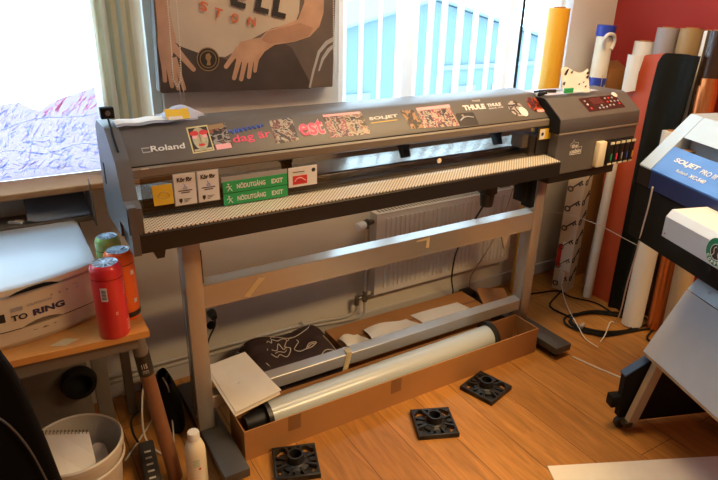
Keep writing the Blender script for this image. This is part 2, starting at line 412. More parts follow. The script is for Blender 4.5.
# vertical blinds
def slat(x, y, az, wd, z0, z1, root, m):
    c, s_ = math.sin(az), math.cos(az)
    def f(u, v):
        t = (u - .5) * wd; bow = .006 * (1 - (2 * u - 1) ** 2)
        return (x + c * t + s_ * bow, y + s_ * t - c * bow, z0 + (z1 - z0) * v)
    return MB(m).grid(f, 6, 1).build('slat', root)
bl = thing('vertical_blind', 'white vertical blind with open slats hanging before the right window', 'blind', (2.13, 2.44, 2.5))
MB('winframe').box(1.36, 2.90, 2.42, 2.47, 2.50, 2.54, .004).build('headrail', bl, smooth=False)
for x in (1.40, 1.485, 1.585, 1.685, 1.79, 1.87, 1.95, 2.05, 2.15, 2.25, 2.34, 2.43, 2.52, 2.63, 2.72, 2.81):
    slat(x, 2.445, math.radians(20 + random.uniform(-5, 5)), .085, 1.10, 2.50, bl, 'blind')
def chain(pts, root):
    c = MB('wcable'); P = [V(p) for p in pts]; Q = []
    for a, d in zip(P, P[1:]):
        n = max(1, int((d - a).length / .009))
        Q += [a + (d - a) * i / n for i in range(n)]
    for q in Q:
        t = bmesh.new(); bmesh.ops.create_icosphere(t, subdivisions=1, radius=.0032); c.add(t, Matrix.Translation(q))
    c.tube(P, .0009, 4, 3)
    return c.build('bead_chain', root)
chain([(1.312, 2.40, 2.50), (1.318, 2.40, 1.5), (1.325, 2.40, 1.40), (1.334, 2.40, 1.375), (1.343, 2.40, 1.40), (1.342, 2.40, 1.5), (1.338, 2.40, 2.50)], bl)
bl2 = thing('vertical_blind', 'cream vertical blind gathered to the right side of the left window', 'blind', (.3, 2.42, 2.50))
MB('winframe').box(-1.70, .72, 2.40, 2.45, 2.50, 2.54, .004).build('headrail', bl2, smooth=False)
for i in range(10):
    slat(.372 + i * .0165, 2.445, math.radians(48 if i % 2 else 66), .075, 1.09, 2.50, bl2, 'blindg' if i % 3 else 'blind')
chain([(.635, 2.40, 2.50), (.622, 2.40, 1.5), (.618, 2.40, 1.405), (.632, 2.40, 1.375), (.646, 2.40, 1.40), (.655, 2.40, 1.5), (.666, 2.40, 2.50)], bl2)
MB('wcable').tube([(.640, 2.405, 1.38), (.643, 2.405, 1.33), (.640, 2.40, 1.28)], .0012, 5).tube([(.652, 2.405, 1.40), (.656, 2.405, 1.33), (.654, 2.40, 1.28)], .0012, 5).build('pull_cord', bl2)

# ------------------------------------------------------------------ poster
py = 2.44
P = MB('pback', 'jeans', 'shirt', 'skin', 'skind', 'blackp', 'orgp', 'chrome', 'broll', 'whitep', 'jeans')
rot = Matrix.Translation((.573, py, 1.352)) @ Matrix.Rotation(math.radians(1.9), 4, 'Y')
P.box(0, .765, 0, .055, 0, 1.05, .003, mx=rot)
lay = [0]
def pp(pts, k):
    lay[0] += 1; P.k = k
    P.slab([(x, py - .00016 * lay[0], z) for x, z in pts], (0, .0003, 0))
pp([(.58, 1.52), (.66, 1.53), (.75, 1.50), (.86, 1.46), (.95, 1.52), (1.05, 1.55), (1.14, 1.50), (1.22, 1.36), (1.225, 1.326), (.578, 1.348)], 1)
pp([(.592, 1.90), (.60, 1.68), (.612, 1.60), (.64, 1.545), (.668, 1.520), (.74, 1.492), (.80, 1.478), (.844, 1.474), (.90, 1.50), (.96, 1.54), (1.05, 1.580), (1.156, 1.600), (1.175, 1.64), (1.20, 1.90)], 2)
pp([(.60, 1.90), (.59, 1.68), (.588, 1.58), (.583, 1.52), (.588, 1.46), (.60, 1.45), (.625, 1.455), (.640, 1.50), (.655, 1.545), (.645, 1.60), (.64, 1.66), (.65, 1.72), (.66, 1.90)], 3)
def finger(x0, z0, x1, z1, r0, r1, k=3):
    a, b_ = V((x0, z0)), V((x1, z1)); d = (b_ - a).normalized(); n = V((-d.y, d.x)); pts = []
    pts += [a + n * r0, a - n * r0]
    mid = a.lerp(b_, .5); pts += [mid - n * (r0 + r1) * .46]
    for i in range(7):
        t = -PI / 2 + PI * i / 6; pts.append(b_ + d * r1 * math.cos(t) + n * r1 * math.sin(t))
    pts += [mid + n * (r0 + r1) * .46]
    pp([(p.x, p.y) for p in pts], k)
finger(.640, 1.52, .712, 1.432, .016, .009)
for a in ((.598, 1.47, .597, 1.395, .010, .008), (.612, 1.47, .622, 1.372, .010, .008), (.628, 1.47, .645, 1.362, .0105, .008), (.640, 1.48, .668, 1.360, .0105, .008)): finger(*a)
pp([(1.21, 1.90), (1.20, 1.68), (1.17, 1.615), (1.08, 1.585), (1.035, 1.575), (1.00, 1.545), (.955, 1.54), (.91, 1.53), (.89, 1.50), (.88, 1.475), (.90, 1.455), (.945, 1.447), (.985, 1.455), (1.015, 1.49), (1.06, 1.515), (1.15, 1.525), (1.225, 1.545), (1.27, 1.585), (1.29, 1.64), (1.30, 1.90)], 3)
finger(.905, 1.505, .845, 1.437, .014, .009)
for a in ((.905, 1.47, .876, 1.390, .0125, .009), (.930, 1.465, .906, 1.384, .0125, .009), (.955, 1.465, .940, 1.392, .012, .009), (.980, 1.475, .968, 1.415, .012, .008)): finger(*a)
pp([(1.18, 1.60), (1.03, 1.568), (1.00, 1.535), (1.04, 1.52), (1.15, 1.528), (1.22, 1.548), (1.24, 1.58)], 4)
pp([(1.345, 1.545), (1.30, 1.525), (1.262, 1.485), (1.235, 1.405), (1.215, 1.33), (1.225, 1.33), (1.245, 1.40), (1.272, 1.475), (1.31, 1.51), (1.345, 1.525)], 7)
pp([(1.345, 1.515), (1.31, 1.495), (1.28, 1.455), (1.262, 1.40), (1.27, 1.40), (1.29, 1.445), (1.32, 1.48), (1.345, 1.50)], 7)
def disc(cx, cz, r, k): pp([(cx + r * math.cos(2 * PI * i / 28), cz + r * math.sin(2 * PI * i / 28)) for i in range(28)], k)
disc(.773, 1.468, .046, 8); disc(.773, 1.468, .042, 5); disc(.773, 1.468, .034, 8); disc(.773, 1.468, .031, 5)
pp([(.765, 1.445), (.782, 1.445), (.780, 1.463), (.787, 1.478), (.778, 1.492), (.765, 1.487), (.762, 1.472), (.769, 1.462)], 8)
post = tag(P.build('poster', smooth=False), 'large printed poster of a seated person in a lettered shirt between the windows', 'poster')
yl = py - .0072
for ch, x, z, a in (('S', .748, 1.665, -20), ('T', .805, 1.640, -16), ('O', .872, 1.620, -12), ('N', .945, 1.605, -8)):
    a = math.radians(a); u = V((math.cos(a), 0, math.sin(a))); v = V((-math.sin(a), 0, math.cos(a))); p = V((x, yl, z - .012))
    text('letter', ch, p, p + u * .032, p + v * .034, 'orgp', post, bold=.02, off=.0)
for ch, x, z, a in (('E', .878, 1.690, -15), ('L', .975, 1.668, -14), ('L', 1.050, 1.650, -13)):
    a = math.radians(a); u = V((math.cos(a), 0, math.sin(a))); v = V((-math.sin(a), 0, math.cos(a))); p = V((x, yl, z - .02))
    text('letter', ch, p, p + u * .06, p + v * .085, 'blackp', post, bold=.05, off=.0)

# ------------------------------------------------------------------ radiator, pipes, socket
R = thing('radiator', 'white panel radiator on the wall behind the printer stand', 'radiator', (2.1, 2.45, .21))
r = MB('rad'); r.box(1.587, 2.56, 2.415, 2.435, .213, .675, .006); n = 30
for i in range(n):
    x = 1.64 + i * .0302; r.box(x, x + .016, 2.409, 2.417, .245, .650, .0035, 1)
r.box(1.587, 2.56, 2.462, 2.478, .213, .675, .005)
r.build('panel', R)
g = MB('rad', 'pgrey'); g.box(1.587, 2.56, 2.413, 2.48, .672, .680, .002); g.k = 1
for i in range(44): g.box(1.61 + i * .0212, 1.622 + i * .0212, 2.432, 2.465, .6795, .6812)
g.build('top_grille', R, smooth=False)
MB('rad').box(1.583, 1.589, 2.413, 2.48, .213, .680, .002).build('side_cover', R, smooth=False)
MB('brass').box(1.7, 1.73, 2.478, 2.499, .25, .6).box(2.4, 2.43, 2.478, 2.499, .25, .6).build('wall_bracket', R, smooth=False)
v = MB('brass'); v.cyl((1.587, 2.447, .63), (1.545, 2.447, .63), .011).cyl((1.545, 2.447, .648), (1.545, 2.447, .60), .012).cyl((1.565, 2.447, .63), (1.572, 2.447, .63), .016, seg=6)
v.build('valve', R)
v = MB('black'); v.cyl((1.545, 2.447, .63), (1.515, 2.43, .63), .020, .022, seg=16); v.build('valve_collar', R)
v = MB('white'); v.lathe([(0, 0), (.020, .0), (.023, .008), (.023, .045), (.018, .055), (0, .058)], (1.518, 2.431, .63), (-.9, -.35, .0), 20); v.build('thermostat_knob', R)
pp_ = thing('heating_pipes', 'painted heating pipes rising from the floor pipework to the radiator', 'pipe', (1.5, 2.45, .1))
p = MB('pipe'); p.tube([(1.545, 2.447, .60), (1.545, 2.447, .4), (1.545, 2.447, .22)], .008); p.tube([(1.587, 2.447, .225), (1.56, 2.447, .225), (1.545, 2.447, .22)], .009)
p.build('riser', pp_)
p = MB('brass'); p.cyl((1.545, 2.447, .235), (1.545, 2.447, .175), .014, seg=8).cyl((1.495, 2.447, .21), (1.495, 2.447, .165), .013, seg=8).cyl((1.495, 2.447, .20), (1.587, 2.447, .215), .009, seg=10).cyl((1.53, 2.447, .205), (1.53, 2.425, .205), .01, seg=8)
p.build('pipe_fitting', pp_)
for dz, x in ((.0, 1.495), (-.028, 1.545)):
    MB('pipe').tube([(x, 2.447, .18), (x, 2.45, .13 + dz), (x - .035, 2.463, .105 + dz), (x - .12, 2.475, .10 + dz), (1.2, 2.478, .115 + dz * .8), (.9, 2.478, .118 + dz), (.3, 2.478, .122 + dz), (-1.6, 2.478, .125 + dz)], .0085, 8, 8).build('floor_pipe', pp_)
MB('pipe').cyl((1.17, 2.476, .10), (1.19, 2.468, .13), .016, seg=12).build('pipe_clip', pp_)
S = thing('wall_socket', 'wall socket low on the wall beside the left stand leg, with a black plug', 'socket', (.69, 2.5, .27))
MB('white').box(.675, .745, 2.488, 2.4995, .205, .355, .004).build('plate', S)
MB('blackm').cyl((.71, 2.49, .245), (.71, 2.486, .245), .022, seg=20).build('socket_hole', S)
tag(MB('black').lathe([(0, 0), (.021, 0), (.021, .02), (.014, .045), (0, .05)], (.715, 2.486, .315), (.0, -1, -.25), 16).tube([(.715, 2.44, .305), (.71, 2.43, .27), (.685, 2.45, .20), (.67, 2.47, .12), (.62, 2.44, .02), (.56, 2.40, .008)], .0045, 6).build('power_plug'), 'black plug and lead in the wall socket beside the left stand leg', 'plug')
S = thing('wall_socket', 'small wall socket beyond the right stand leg next to the patterned box', 'socket', (2.80, 2.5, .5))
MB('tgrey').box(2.75, 2.85, 2.485, 2.5, .42, .60, .004).build('plate', S)
tag(MB('black').box(2.765, 2.835, 2.445, 2.485, .49, .56, .008).tube([(2.80, 2.455, .49), (2.79, 2.44, .35), (2.76, 2.45, .15), (2.70, 2.44, .01)], .004, 6).build('power_adapter'), 'small black power adapter plugged in beyond the right stand leg', 'adapter')

# ------------------------------------------------------------------ printer
PR = thing('large_format_printer', 'wide dark grey large-format printer covered in stickers, on a grey stand', 'printer', (1.44, 2.0, .986))
X0, X1 = .325, 2.105
def LP(x, v): return V((x, 1.85 + v, 1.237 + .8 * v))       # the sloping lid
lidp = [(1.848, 1.233), (1.85, 1.237), (1.950, 1.317), (1.957, 1.321), (1.968, 1.325), (2.09, 1.327), (2.11, 1.320), (2.11, 1.255), (1.97, 1.255), (1.87, 1.235)]
lid = MB('pgrey').profx(lidp, X0 + .003, X1).build('lid', PR)
MB('blackm').profx([(1.846, 1.229), (1.847, 1.2345), (1.86, 1.2345), (1.86, 1.229)], X0 + .003, X1).build('lid_seam', PR)
rail = MB('prail').profx([(1.842, 1.198), (1.838, 1.202), (1.838, 1.225), (1.846, 1.231), (1.90, 1.231), (1.90, 1.195), (1.85, 1.195)], X0 + .003, X1 + .01).build('front_rail', PR)
cov = MB('cover').box(X0 + .02, 2.03, 1.838, 1.841, 1.072, 1.197).build('front_cover', PR, smooth=False)
# inside
MB('platen').box(X0 + .02, 2.36, 1.90, 2.15, 1.06, 1.083, .004).build('platen', PR)
MB('steel').cyl((X0 + .02, 1.93, 1.091), (2.04, 1.93, 1.091), .011, seg=16).build('grit_roller', PR)
MB('pdark').box(X0 + .02, 2.06, 2.02, 2.10, 1.20, 1.25).build('guide_beam', PR, smooth=False)
MB('prail').box(X0 + .02, 2.06, 1.868, 1.90, 1.035, 1.080, .004).build('platen_front', PR, smooth=False)
for x in (.90, 1.43, 1.94):
    q = MB('black'); q.box(x - .022, x + .022, 1.985, 2.04, 1.14, 1.205, .004).slab([(x - .014, 1.965, 1.105), (x - .014, 1.995, 1.095), (x - .014, 2.03, 1.15), (x - .014, 1.985, 1.15)], (.028, 0, 0))
    q.build('pinch_roller', PR)
MB('cream').box(1.965, 2.035, 1.86, 1.93, 1.105, 1.165, .006).build('print_head_carriage', PR)
MB('cream').lathe([(0, 0), (.010, 0), (.010, .003), (0, .004)], (1.49, 1.836, 1.115), (0, -1, 0), 16).build('round_label', PR)
# apron and skirt
MB('perf').slab([(.306, 1.752, 1.0585), (2.10, 1.752, 1.0585), (2.10, 1.865, 1.070), (.306, 1.865, 1.070)], (0, 0, -.004)).build('perforated_apron', PR, smooth=False)
MB('pdark').profx([(1.75, .992), (1.75, 1.049), (1.757, 1.056), (1.853, 1.062), (1.90, 1.062), (1.90, .99), (1.77, .986)], .29, 2.105).build('front_skirt', PR)
MB('pdark').box(2.11, 2.56, 1.81, 1.90, .935, .977, .004).build('lower_edge', PR)
MB('black').slab([(.345, 1.80, .99), (.395, 1.80, .99), (.385, 1.80, .945), (.362, 1.80, .945)], (0, .06, 0)).build('mounting_bracket', PR, smooth=False)
MB('pdark').profx([(1.90, .99), (2.13, 1.01), (2.13, 1.06), (1.90, 1.06)], .30, 2.60).build('base_tray', PR, smooth=False)
# left cap
cap = MB('pgrey')
cap.profx([(1.752, 1.055), (1.752, 1.135), (1.765, 1.146), (1.79, 1.150), (1.84, 1.255), (1.852, 1.262), (1.952, 1.330), (1.965, 1.335), (2.09, 1.335), (2.13, 1.31), (2.15, 1.05), (2.12, 1.0), (1.9, 1.0), (1.9, 1.055)], .282, X0)
cap.build('left_end_cover', PR)
MB('pgrey').profx([(1.744, .99), (1.744, 1.143), (1.80, 1.150), (1.80, .99)], .286, .308).build('left_corner_block', PR)
MB('black').box(.2795, .282, 2.06, 2.08, 1.13, 1.20).build('side_vent', PR, smooth=False)
# rear body panel ends / right block
BLK = []; _ = MB('pgrey').profx([(1.757, .99), (1.75, .995), (1.75, 1.173), (1.757, 1.18), (1.80, 1.18), (1.80, .99)], 2.062, 2.600).profx([(1.80, .99), (1.80, 1.18), (2.14, 1.18), (2.12, .99)], 2.34, 2.600).build('right_body', PR); BLK.append(_)
hp = [(1.742, 1.183), (1.738, 1.19), (1.742, 1.245), (1.752, 1.2555), (1.835, 1.3145), (1.853, 1.322), (2.02, 1.322), (2.14, 1.29), (2.16, 1.265), (2.16, 1.181)]
BLK.append(MB('blackm').profx(hp, 2.046, 2.0518).build('hood_gap_shade', PR)); hood = MB('pgrey').profx(hp, 2.052, 2.590).build('hood', PR); BLK.append(hood)  # black sheet on the hood's left side paints the shade of the lid gap
BLK.append(MB('prail').box(2.050, 2.593, 1.736, 1.76, 1.176, 1.186, .003).build('hood_trim', PR))
MB('prail').box(2.0, 2.062, 1.845, 1.90, 1.07, 1.165, .004).build('cover_hinge', PR, smooth=False)
def HP(x, v): return V((x, 1.75 + v, 1.255 + .7 * v))
cp = MB('screen'); sticker('x', HP(2.252, .010), HP(2.505, .012), HP(2.246, .078), 'screen', hood, mb=cp, off=.001); cpo = cp.build('control_panel', hood, smooth=False)
q = MB(mat('lcd', (.10, .03, .03), .25)); sticker('x', HP(2.31, .040), HP(2.39, .042), HP(2.305, .072), 'screen', hood, mb=q, off=.0022); q.build('display', hood, smooth=False)
nrm = V((0, -.7, 1)).normalized()
for i, (x, v, c) in enumerate([(2.415, .030, 'greyp'), (2.44, .030, 'greyp'), (2.415, .048, 'redp'), (2.44, .048, 'greyp'), (2.465, .048, 'greyp'), (2.415, .066, 'greyp'), (2.44, .066, 'redp'), (2.465, .066, 'greyp'), (2.485, .034, 'redp'), (2.49, .048, 'greyp'), (2.28, .024, 'redp'), (2.275, .045, 'whitep'), (2.272, .062, 'greyp'), (2.335, .022, 'lblue'), (2.36, .022, 'lblue'), (2.385, .024, 'lblue'), (2.36, .034, 'lblue')]):
    MB(c).lathe([(0, 0), (.0055, 0), (.005, .0020), (0, .0022)], HP(x, v) + nrm * .0008, nrm, 12).build('button', hood)
MB('whitep').lathe([(0, 0), (.016, 0), (.015, .002), (0, .003)], HP(2.50, .080), nrm, 20).build('round_logo_badge', hood)
# cartridges
BLK.append(MB('black').box(2.385, 2.585, 1.742, 1.752, 1.004, 1.122).build('cartridge_bay', PR, smooth=False))
BLK.append(MB('cream').box(2.318, 2.372, 1.722, 1.752, 1.002, 1.124, .008).build('cartridge_bay_cover', PR))
cc = ['greenp', 'pinkp', 'greyp', 'bluel', 'yelp']
ck = MB('black'); ck.box(0, .030, -.048, 0, 0, .108, .003); k0 = None
for i in range(5):
    x = 2.385 + i * .0385
    c = MB('black').box(x, x + .030, 1.718, 1.744, 1.008, 1.118, .003).build('ink_cartridge', PR); BLK.append(c)
    MB('cream').box(x + .002, x + .028, 1.7155, 1.7185, 1.106, 1.117).build('cartridge_label', c, smooth=False); MB('cream').box(x + .002, x + .028, 1.7155, 1.7185, 1.009, 1.016).build('cartridge_label', c, smooth=False)
    MB(cc[i]).box(x + .018, x + .026, 1.7165, 1.7185, 1.03, 1.06).build('colour_mark', c, smooth=False)
# lettering and stickers
text('maker_lettering', 'Roland', LP(.398, .034), LP(.503, .034), LP(.400, .051), 'whitep', lid, bold=.015)
lg = MB('greyp')
for v0 in (.033, .0455): sticker('x', LP(.372, v0), LP(.396, v0), LP(.373, v0 + .0035), 'greyp', lid, mb=lg)
sticker('x', LP(.372, .033), LP(.3745, .033), LP(.372, .049), 'greyp', lid, mb=lg); lg.build('maker_emblem', lid, smooth=False)
def lquad(name, a, b_, c, m, base=None): # BL BR TL in lid coordinates
    return sticker(name, LP(*a), LP(*b_), LP(*c), m, lid)
M['facec'] = mat('sticker_face', (.42, .40, .26), .5, var=.25, vscale=60); M['cream2'] = mat('sticker_border', (.66, .58, .28), .5)
f1 = lquad('face_sticker', (.521, .015), (.592, .018), (.528, .097), 'cream2')
fq = MB('facec', 'broll', 'redp', 'blackp', 'pinkl')
def fpoly(pts, k, lvl):
    fq.k = k; n_ = V((0, -.8, 1)).normalized()
    fq.slab([LP(.521 + .071 * u + .007 * w_, .015 + .003 * u + .081 * w_) + n_ * (.0008 + .0003 * lvl) for u, w_ in pts], n_ * .0003)
def ell(cu, cv, ru, rv): return [(cu + ru * math.cos(2 * PI * i / 16), cv + rv * math.sin(2 * PI * i / 16)) for i in range(16)]
fpoly([(.06, .04), (.94, .04), (.94, .96), (.06, .96)], 3, 0)
fpoly(ell(.5, .52, .36, .44), 0, 1); fpoly(ell(.29, .74, .20, .10), 2, 2); fpoly(ell(.71, .74, .20, .10), 2, 2)
fpoly(ell(.27, .60, .12, .07), 4, 2); fpoly(ell(.73, .60, .12, .07), 4, 2); fpoly(ell(.5, .27, .16, .05), 2, 3)
fpoly([(.46, .40), (.54, .40), (.53, .7), (.47, .7)], 1, 3); fpoly([(.10, .05), (.92, .05), (.92, .13), (.10, .13)], 0, 2)
fq.build('printed_face', lid, smooth=False)
M['c1'] = collage('dark_figure_art', [(0.007, 0.007, 0.007), (0.036, 0.022, 0.014), (0.288, 0.274, 0.259), (0.014, 0.014, 0.014), (0.252, 0.086, 0.058)], 35, seed=3)
M['c2'] = collage('crowd_art', [(0.072, 0.014, 0.022), (0.022, 0.014, 0.036), (0.396, 0.346, 0.274), (0.144, 0.036, 0.036), (0.432, 0.360, 0.288)], 40, seed=1)
M['c3'] = collage('pink_card_art', [(0.396, 0.130, 0.115), (0.072, 0.022, 0.036), (0.446, 0.324, 0.230), (0.324, 0.058, 0.101), (0.475, 0.374, 0.274)], 37, seed=5)
M['c4'] = collage('cream_card_art', [(0.396, 0.302, 0.187), (0.058, 0.036, 0.022), (0.446, 0.346, 0.230), (0.252, 0.101, 0.072), (0.475, 0.396, 0.288)], 37, seed=8)
M['c5'] = collage('brown_card_art', [(0.144, 0.043, 0.014), (0.029, 0.014, 0.007), (0.346, 0.180, 0.072), (0.086, 0.022, 0.014)], 35, seed=11)
M['c6'] = collage('black_badge_art', [(0.011, 0.009, 0.009), (0.022, 0.014, 0.014), (0.274, 0.238, 0.180)], 35, seed=13)
M['c7'] = collage('orange_figure_art', [(0.036, 0.007, 0.007), (0.396, 0.058, 0.014), (0.072, 0.014, 0.014), (0.540, 0.158, 0.043)], 30, seed=17)
M['c8'] = collage('white_figure_art', [(0.396, 0.360, 0.324), (0.029, 0.014, 0.014), (0.432, 0.396, 0.360), (0.086, 0.022, 0.022)], 27, seed=19)
lquad('dark_figure_sticker', (.593, .019), (.655, .022), (.597, .097), 'c1')
sq = MB('pinkl'); sticker('x', LP(.600, .018), LP(.652, .020), LP(.600, .034), 'pinkl', lid, mb=sq, off=.0011); sq.build('pale_banner', lid, smooth=False)
sq = MB('broll'); sticker('x', LP(.597, .083), LP(.652, .087), LP(.598, .097), 'pinkl', lid, mb=sq, off=.0011); sq.build('brown_banner', lid, smooth=False)
bz = MB('bluel')   # the unreadable blue script: one joined-up stroke
pts = []
for i in range(44):
    t = i / 43; pts.append(LP(.662 + .125 * t, .069 + .012 * t + .0065 * math.sin(t * 48) * (1 - .3 * t)) + V((0, -.0007, .0009)))
bz.tube(pts, .0026, 5, 2); bz.build('blue_script', lid)
text('pink_lettering', 'dag \u00e4r', LP(.662, .026), LP(.800, .034), LP(.664, .057), 'pinkp', lid, bold=.012)
lquad('crowd_sticker', (.806, .016), (.893, .020), (.815, .094), 'c2')
text('pink_lettering', 'est', LP(.906, .028), LP(1.006, .030), LP(.912, .084), 'pinkl', lid, bold=.055, off=.0008)
text('pink_lettering', 'est', LP(.909, .031), LP(1.003, .033), LP(.915, .081), 'pinkp', lid, bold=.012, off=.0014)
lquad('pink_card_sticker', (1.014, .015), (1.098, .014), (1.024, .098), 'c3')
lquad('cream_card_sticker', (1.099, .014), (1.183, .013), (1.102, .098), 'c4')
for x, m in ((1.050, 'c1'), (1.128, 'c1')):
    sq = MB('c2'); sticker('x', LP(x, .02), LP(x + .022, .02), LP(x + .002, .085), 'c1', lid, mb=sq, off=.001); sq.build('printed_column', lid, smooth=False)
sq = MB('pinkl'); sticker('x', LP(1.024, .089), LP(1.179, .089), LP(1.025, .097), 'pinkl', lid, mb=sq, off=.0012); sq.build('pale_banner', lid, smooth=False)
text('model_lettering', 'SOLJET', LP(1.205, .058), LP(1.335, .060), LP(1.207, .072), 'whitep', lid, bold=.03)
sq = MB('yelp'); sticker('x', LP(1.205, .050), LP(1.325, .052), LP(1.205, .0525), 'yelp', lid, mb=sq); sq.build('model_underline', lid, smooth=False)
lquad('brown_card_sticker', (1.366, .014), (1.425, .012), (1.361, .086), 'c5')
lquad('pink_card_sticker', (1.426, .012), (1.515, .008), (1.437, .089), 'c3')
lquad('pink_card_sticker', (1.516, .008), (1.597, .005), (1.521, .090), 'c3')
for x in (1.455, 1.540):
    sq = MB('c2'); sticker('x', LP(x, .015), LP(x + .03, .015), LP(x + .004, .075), 'c1', lid, mb=sq, off=.001); sq.build('printed_column', lid, smooth=False)
sq = MB('pinkl'); sticker('x', LP(1.436, .078), LP(1.604, .080), LP(1.437, .090), 'pinkl', lid, mb=sq, off=.0012); sq.build('pale_banner', lid, smooth=False)
lquad('black_badge_sticker', (1.600, .003), (1.696, .001), (1.608, .054), 'c6')
sq = MB('chrome'); pts = [LP(1.612 + .075 * i / 10, .022 + .010 * math.sin(PI * i / 10) + .008 * i / 10) + V((0, -.001, .0012)) for i in range(11)]
sq.tube(pts, .0032, 5, 2); sq.build('silver_scroll', lid)
text('white_lettering', 'THULE', LP(1.663, .061), LP(1.780, .060), LP(1.666, .082), 'whitep', lid, bold=.05)
text('white_lettering', 'THULE', LP(1.794, .066), LP(1.872, .067), LP(1.798, .079), 'whitep', lid, bold=.04)
text('white_lettering', 'SINCE 1942', LP(1.794, .056), LP(1.876, .057), LP(1.795, .062), 'whitep', lid)
text('white_lettering', 'THULE', LP(1.730, .093), LP(1.774, .093), LP(1.731, .100), 'whitep', lid)
def lell(name, cx, cv, rx, rv, m, off=.0007):
    b_ = MB(m); n_ = V((0, -.8, 1)).normalized()
    b_.slab([LP(cx + rx * math.cos(2 * PI * i / 24), cv + rv * math.sin(2 * PI * i / 24)) + n_ * .0001 for i in range(24)], n_ * off); return b_.build(name, lid, smooth=False)
lell('round_skull_sticker', 1.945, .048, .042, .034, 'c8'); lell('round_badge', 1.972, .032, .022, .020, 'whitep', .0012)
lell('orange_figure_sticker', 2.062, .056, .040, .035, 'c7'); lell('pale_banner', 2.075, .028, .024, .006, 'pinkl', .0013)
# signs on the front cover
def CQ(x, z): return V((x, 1.8375, z))
def cs(name, x0, x1, z0, z1, m, dz=0, off=.0025):
    return sticker(name, CQ(x0, z0), CQ(x1, z0 + dz), CQ(x0 - .002, z1), m, cov, off=off)
cs('yellow_sign', .379, .440, 1.106, 1.171, 'yelp')
lo = MB('broll'); lo.tube([CQ(.392, 1.135) + V((0, -.003, 0)), CQ(.404, 1.148) + V((0, -.003, 0)), CQ(.420, 1.145) + V((0, -.003, 0)), CQ(.428, 1.132) + V((0, -.003, 0)), CQ(.410, 1.126) + V((0, -.003, 0)), CQ(.392, 1.135) + V((0, -.003, 0))], .0009, 4); lo.build('printed_outline', cov)
for x0, nm in ((.442, 'a'), (.517, 'b')):
    sg = MB('greyp'); sg.box(x0, x0 + .072, 1.8352, 1.8375, 1.094, 1.200, .0008, 1); sg.build('sign_border', cov, smooth=False)
    sg = MB('whitep'); sg.box(x0 + .0022, x0 + .0698, 1.8342, 1.8360, 1.0965, 1.1975, .0006, 1); sg.build('driving_sign', cov, smooth=False)
    y_ = 1.8342
    text('sign_lettering', 'K\u00f6r f\u00f6r', V((x0 + .012, y_, 1.172)), V((x0 + .060, y_, 1.172)), V((x0 + .012, y_, 1.187)), 'blackp', cov, bold=.05, off=.0004)
    dr = MB('bluel', 'blackp')
    dr.tube([(x0 + .032, y_ - .0006, 1.166), (x0 + .036, y_ - .0006, 1.157), (x0 + .030, y_ - .0006, 1.150), (x0 + .042, y_ - .0006, 1.150), (x0 + .037, y_ - .0006, 1.157)], .0008, 4)
    dr.k = 1
    dr.box(x0 + .014, x0 + .058, y_ - .0007, y_, 1.1415, 1.1445).box(x0 + .022, x0 + .050, y_ - .0007, y_, 1.135, 1.138)
    dr.slab([(x0 + .014, y_ - .0007, 1.118), (x0 + .024, y_ - .0007, 1.118), (x0 + .024, y_ - .0007, 1.109), (x0 + .019, y_ - .0007, 1.102), (x0 + .014, y_ - .0007, 1.109)], (0, .0007, 0))
    for k in range(3): dr.box(x0 + .030, x0 + .052 - .006 * k, y_ - .0007, y_, 1.114 - k * .0045, 1.1155 - k * .0045)
    dr.build('sign_print', cov, smooth=False)
MB('greyp').box(.597, .830, 1.8352, 1.8375, 1.150, 1.168).build('sign_backing', cov, smooth=False)
for k, z0 in enumerate((1.112, 1.070)):
    MB('greenp').box(.600, .829, 1.8338, 1.8372, z0 + .0010, z0 + .0405).build('exit_sign', cov, smooth=False)
    y_ = 1.8338; zz = z0 + .012
    text('sign_lettering', 'N\u00d6DUTG\u00c5NG', V((.647, y_, zz)), V((.748, y_, zz)), V((.647, y_, zz + .021)), 'whitep', cov, bold=.03, off=.0004)
    text('sign_lettering', 'EXIT', V((.770, y_, zz)), V((.812, y_, zz)), V((.770, y_, zz + .016)), 'whitep', cov, bold=.03, off=.0004)
    rm = MB('whitep'); y_ -= .0006
    rm.tube([(.618, y_, zz + .013), (.621, y_, zz + .006), (.615, y_, zz - .004)], .0014, 4).tube([(.621, y_, zz + .006), (.627, y_, zz + .001), (.630, y_, zz - .005)], .0013, 4).tube([(.610, y_, zz + .008), (.617, y_, zz + .012), (.624, y_, zz + .009), (.630, y_, zz + .013)], .0011, 4)
    rm.cyl((.6185, y_ + .001, zz + .0185), (.6185, y_ - .0003, zz + .0185), .003, seg=10); rm.build('running_figure', cov)
MB('whitep').box(.834, .944, 1.8348, 1.8375, 1.098, 1.168, .0006, 1).build('red_motif_sign', cov, smooth=False)
sq = MB('redp', 'blackp', 'pinkl'); sq.box(.850, .905, 1.8340, 1.8350, 1.107, 1.138)
sq.k = 2; sq.tube([(.856, 1.8336, 1.118), (.866, 1.8336, 1.128), (.880, 1.8336, 1.130), (.890, 1.8336, 1.124), (.899, 1.8336, 1.118)], .0018, 4)
sq.k = 1; sq.box(.850, .895, 1.8340, 1.8350, 1.150, 1.1525).cyl((.930, 1.8350, 1.152), (.930, 1.8340, 1.152), .0075, seg=14).build('sign_print', cov, smooth=False)
sg = MB('yelp', 'whitep', 'blackp'); sg.box(2.040, 2.120, 1.8340, 1.8375, 1.142, 1.188); sg.k = 1; sg.box(2.042, 2.070, 1.8334, 1.8342, 1.144, 1.186); sg.k = 2; sg.cyl((2.056, 1.8342, 1.166), (2.056, 1.8330, 1.166), .008, seg=12)
sg.build('warning_label', PR, smooth=False)
MB('pdark').box(2.03, 2.15, 1.8375, 1.86, 1.07, 1.20, .004).build('cover_end_block', PR, smooth=False)
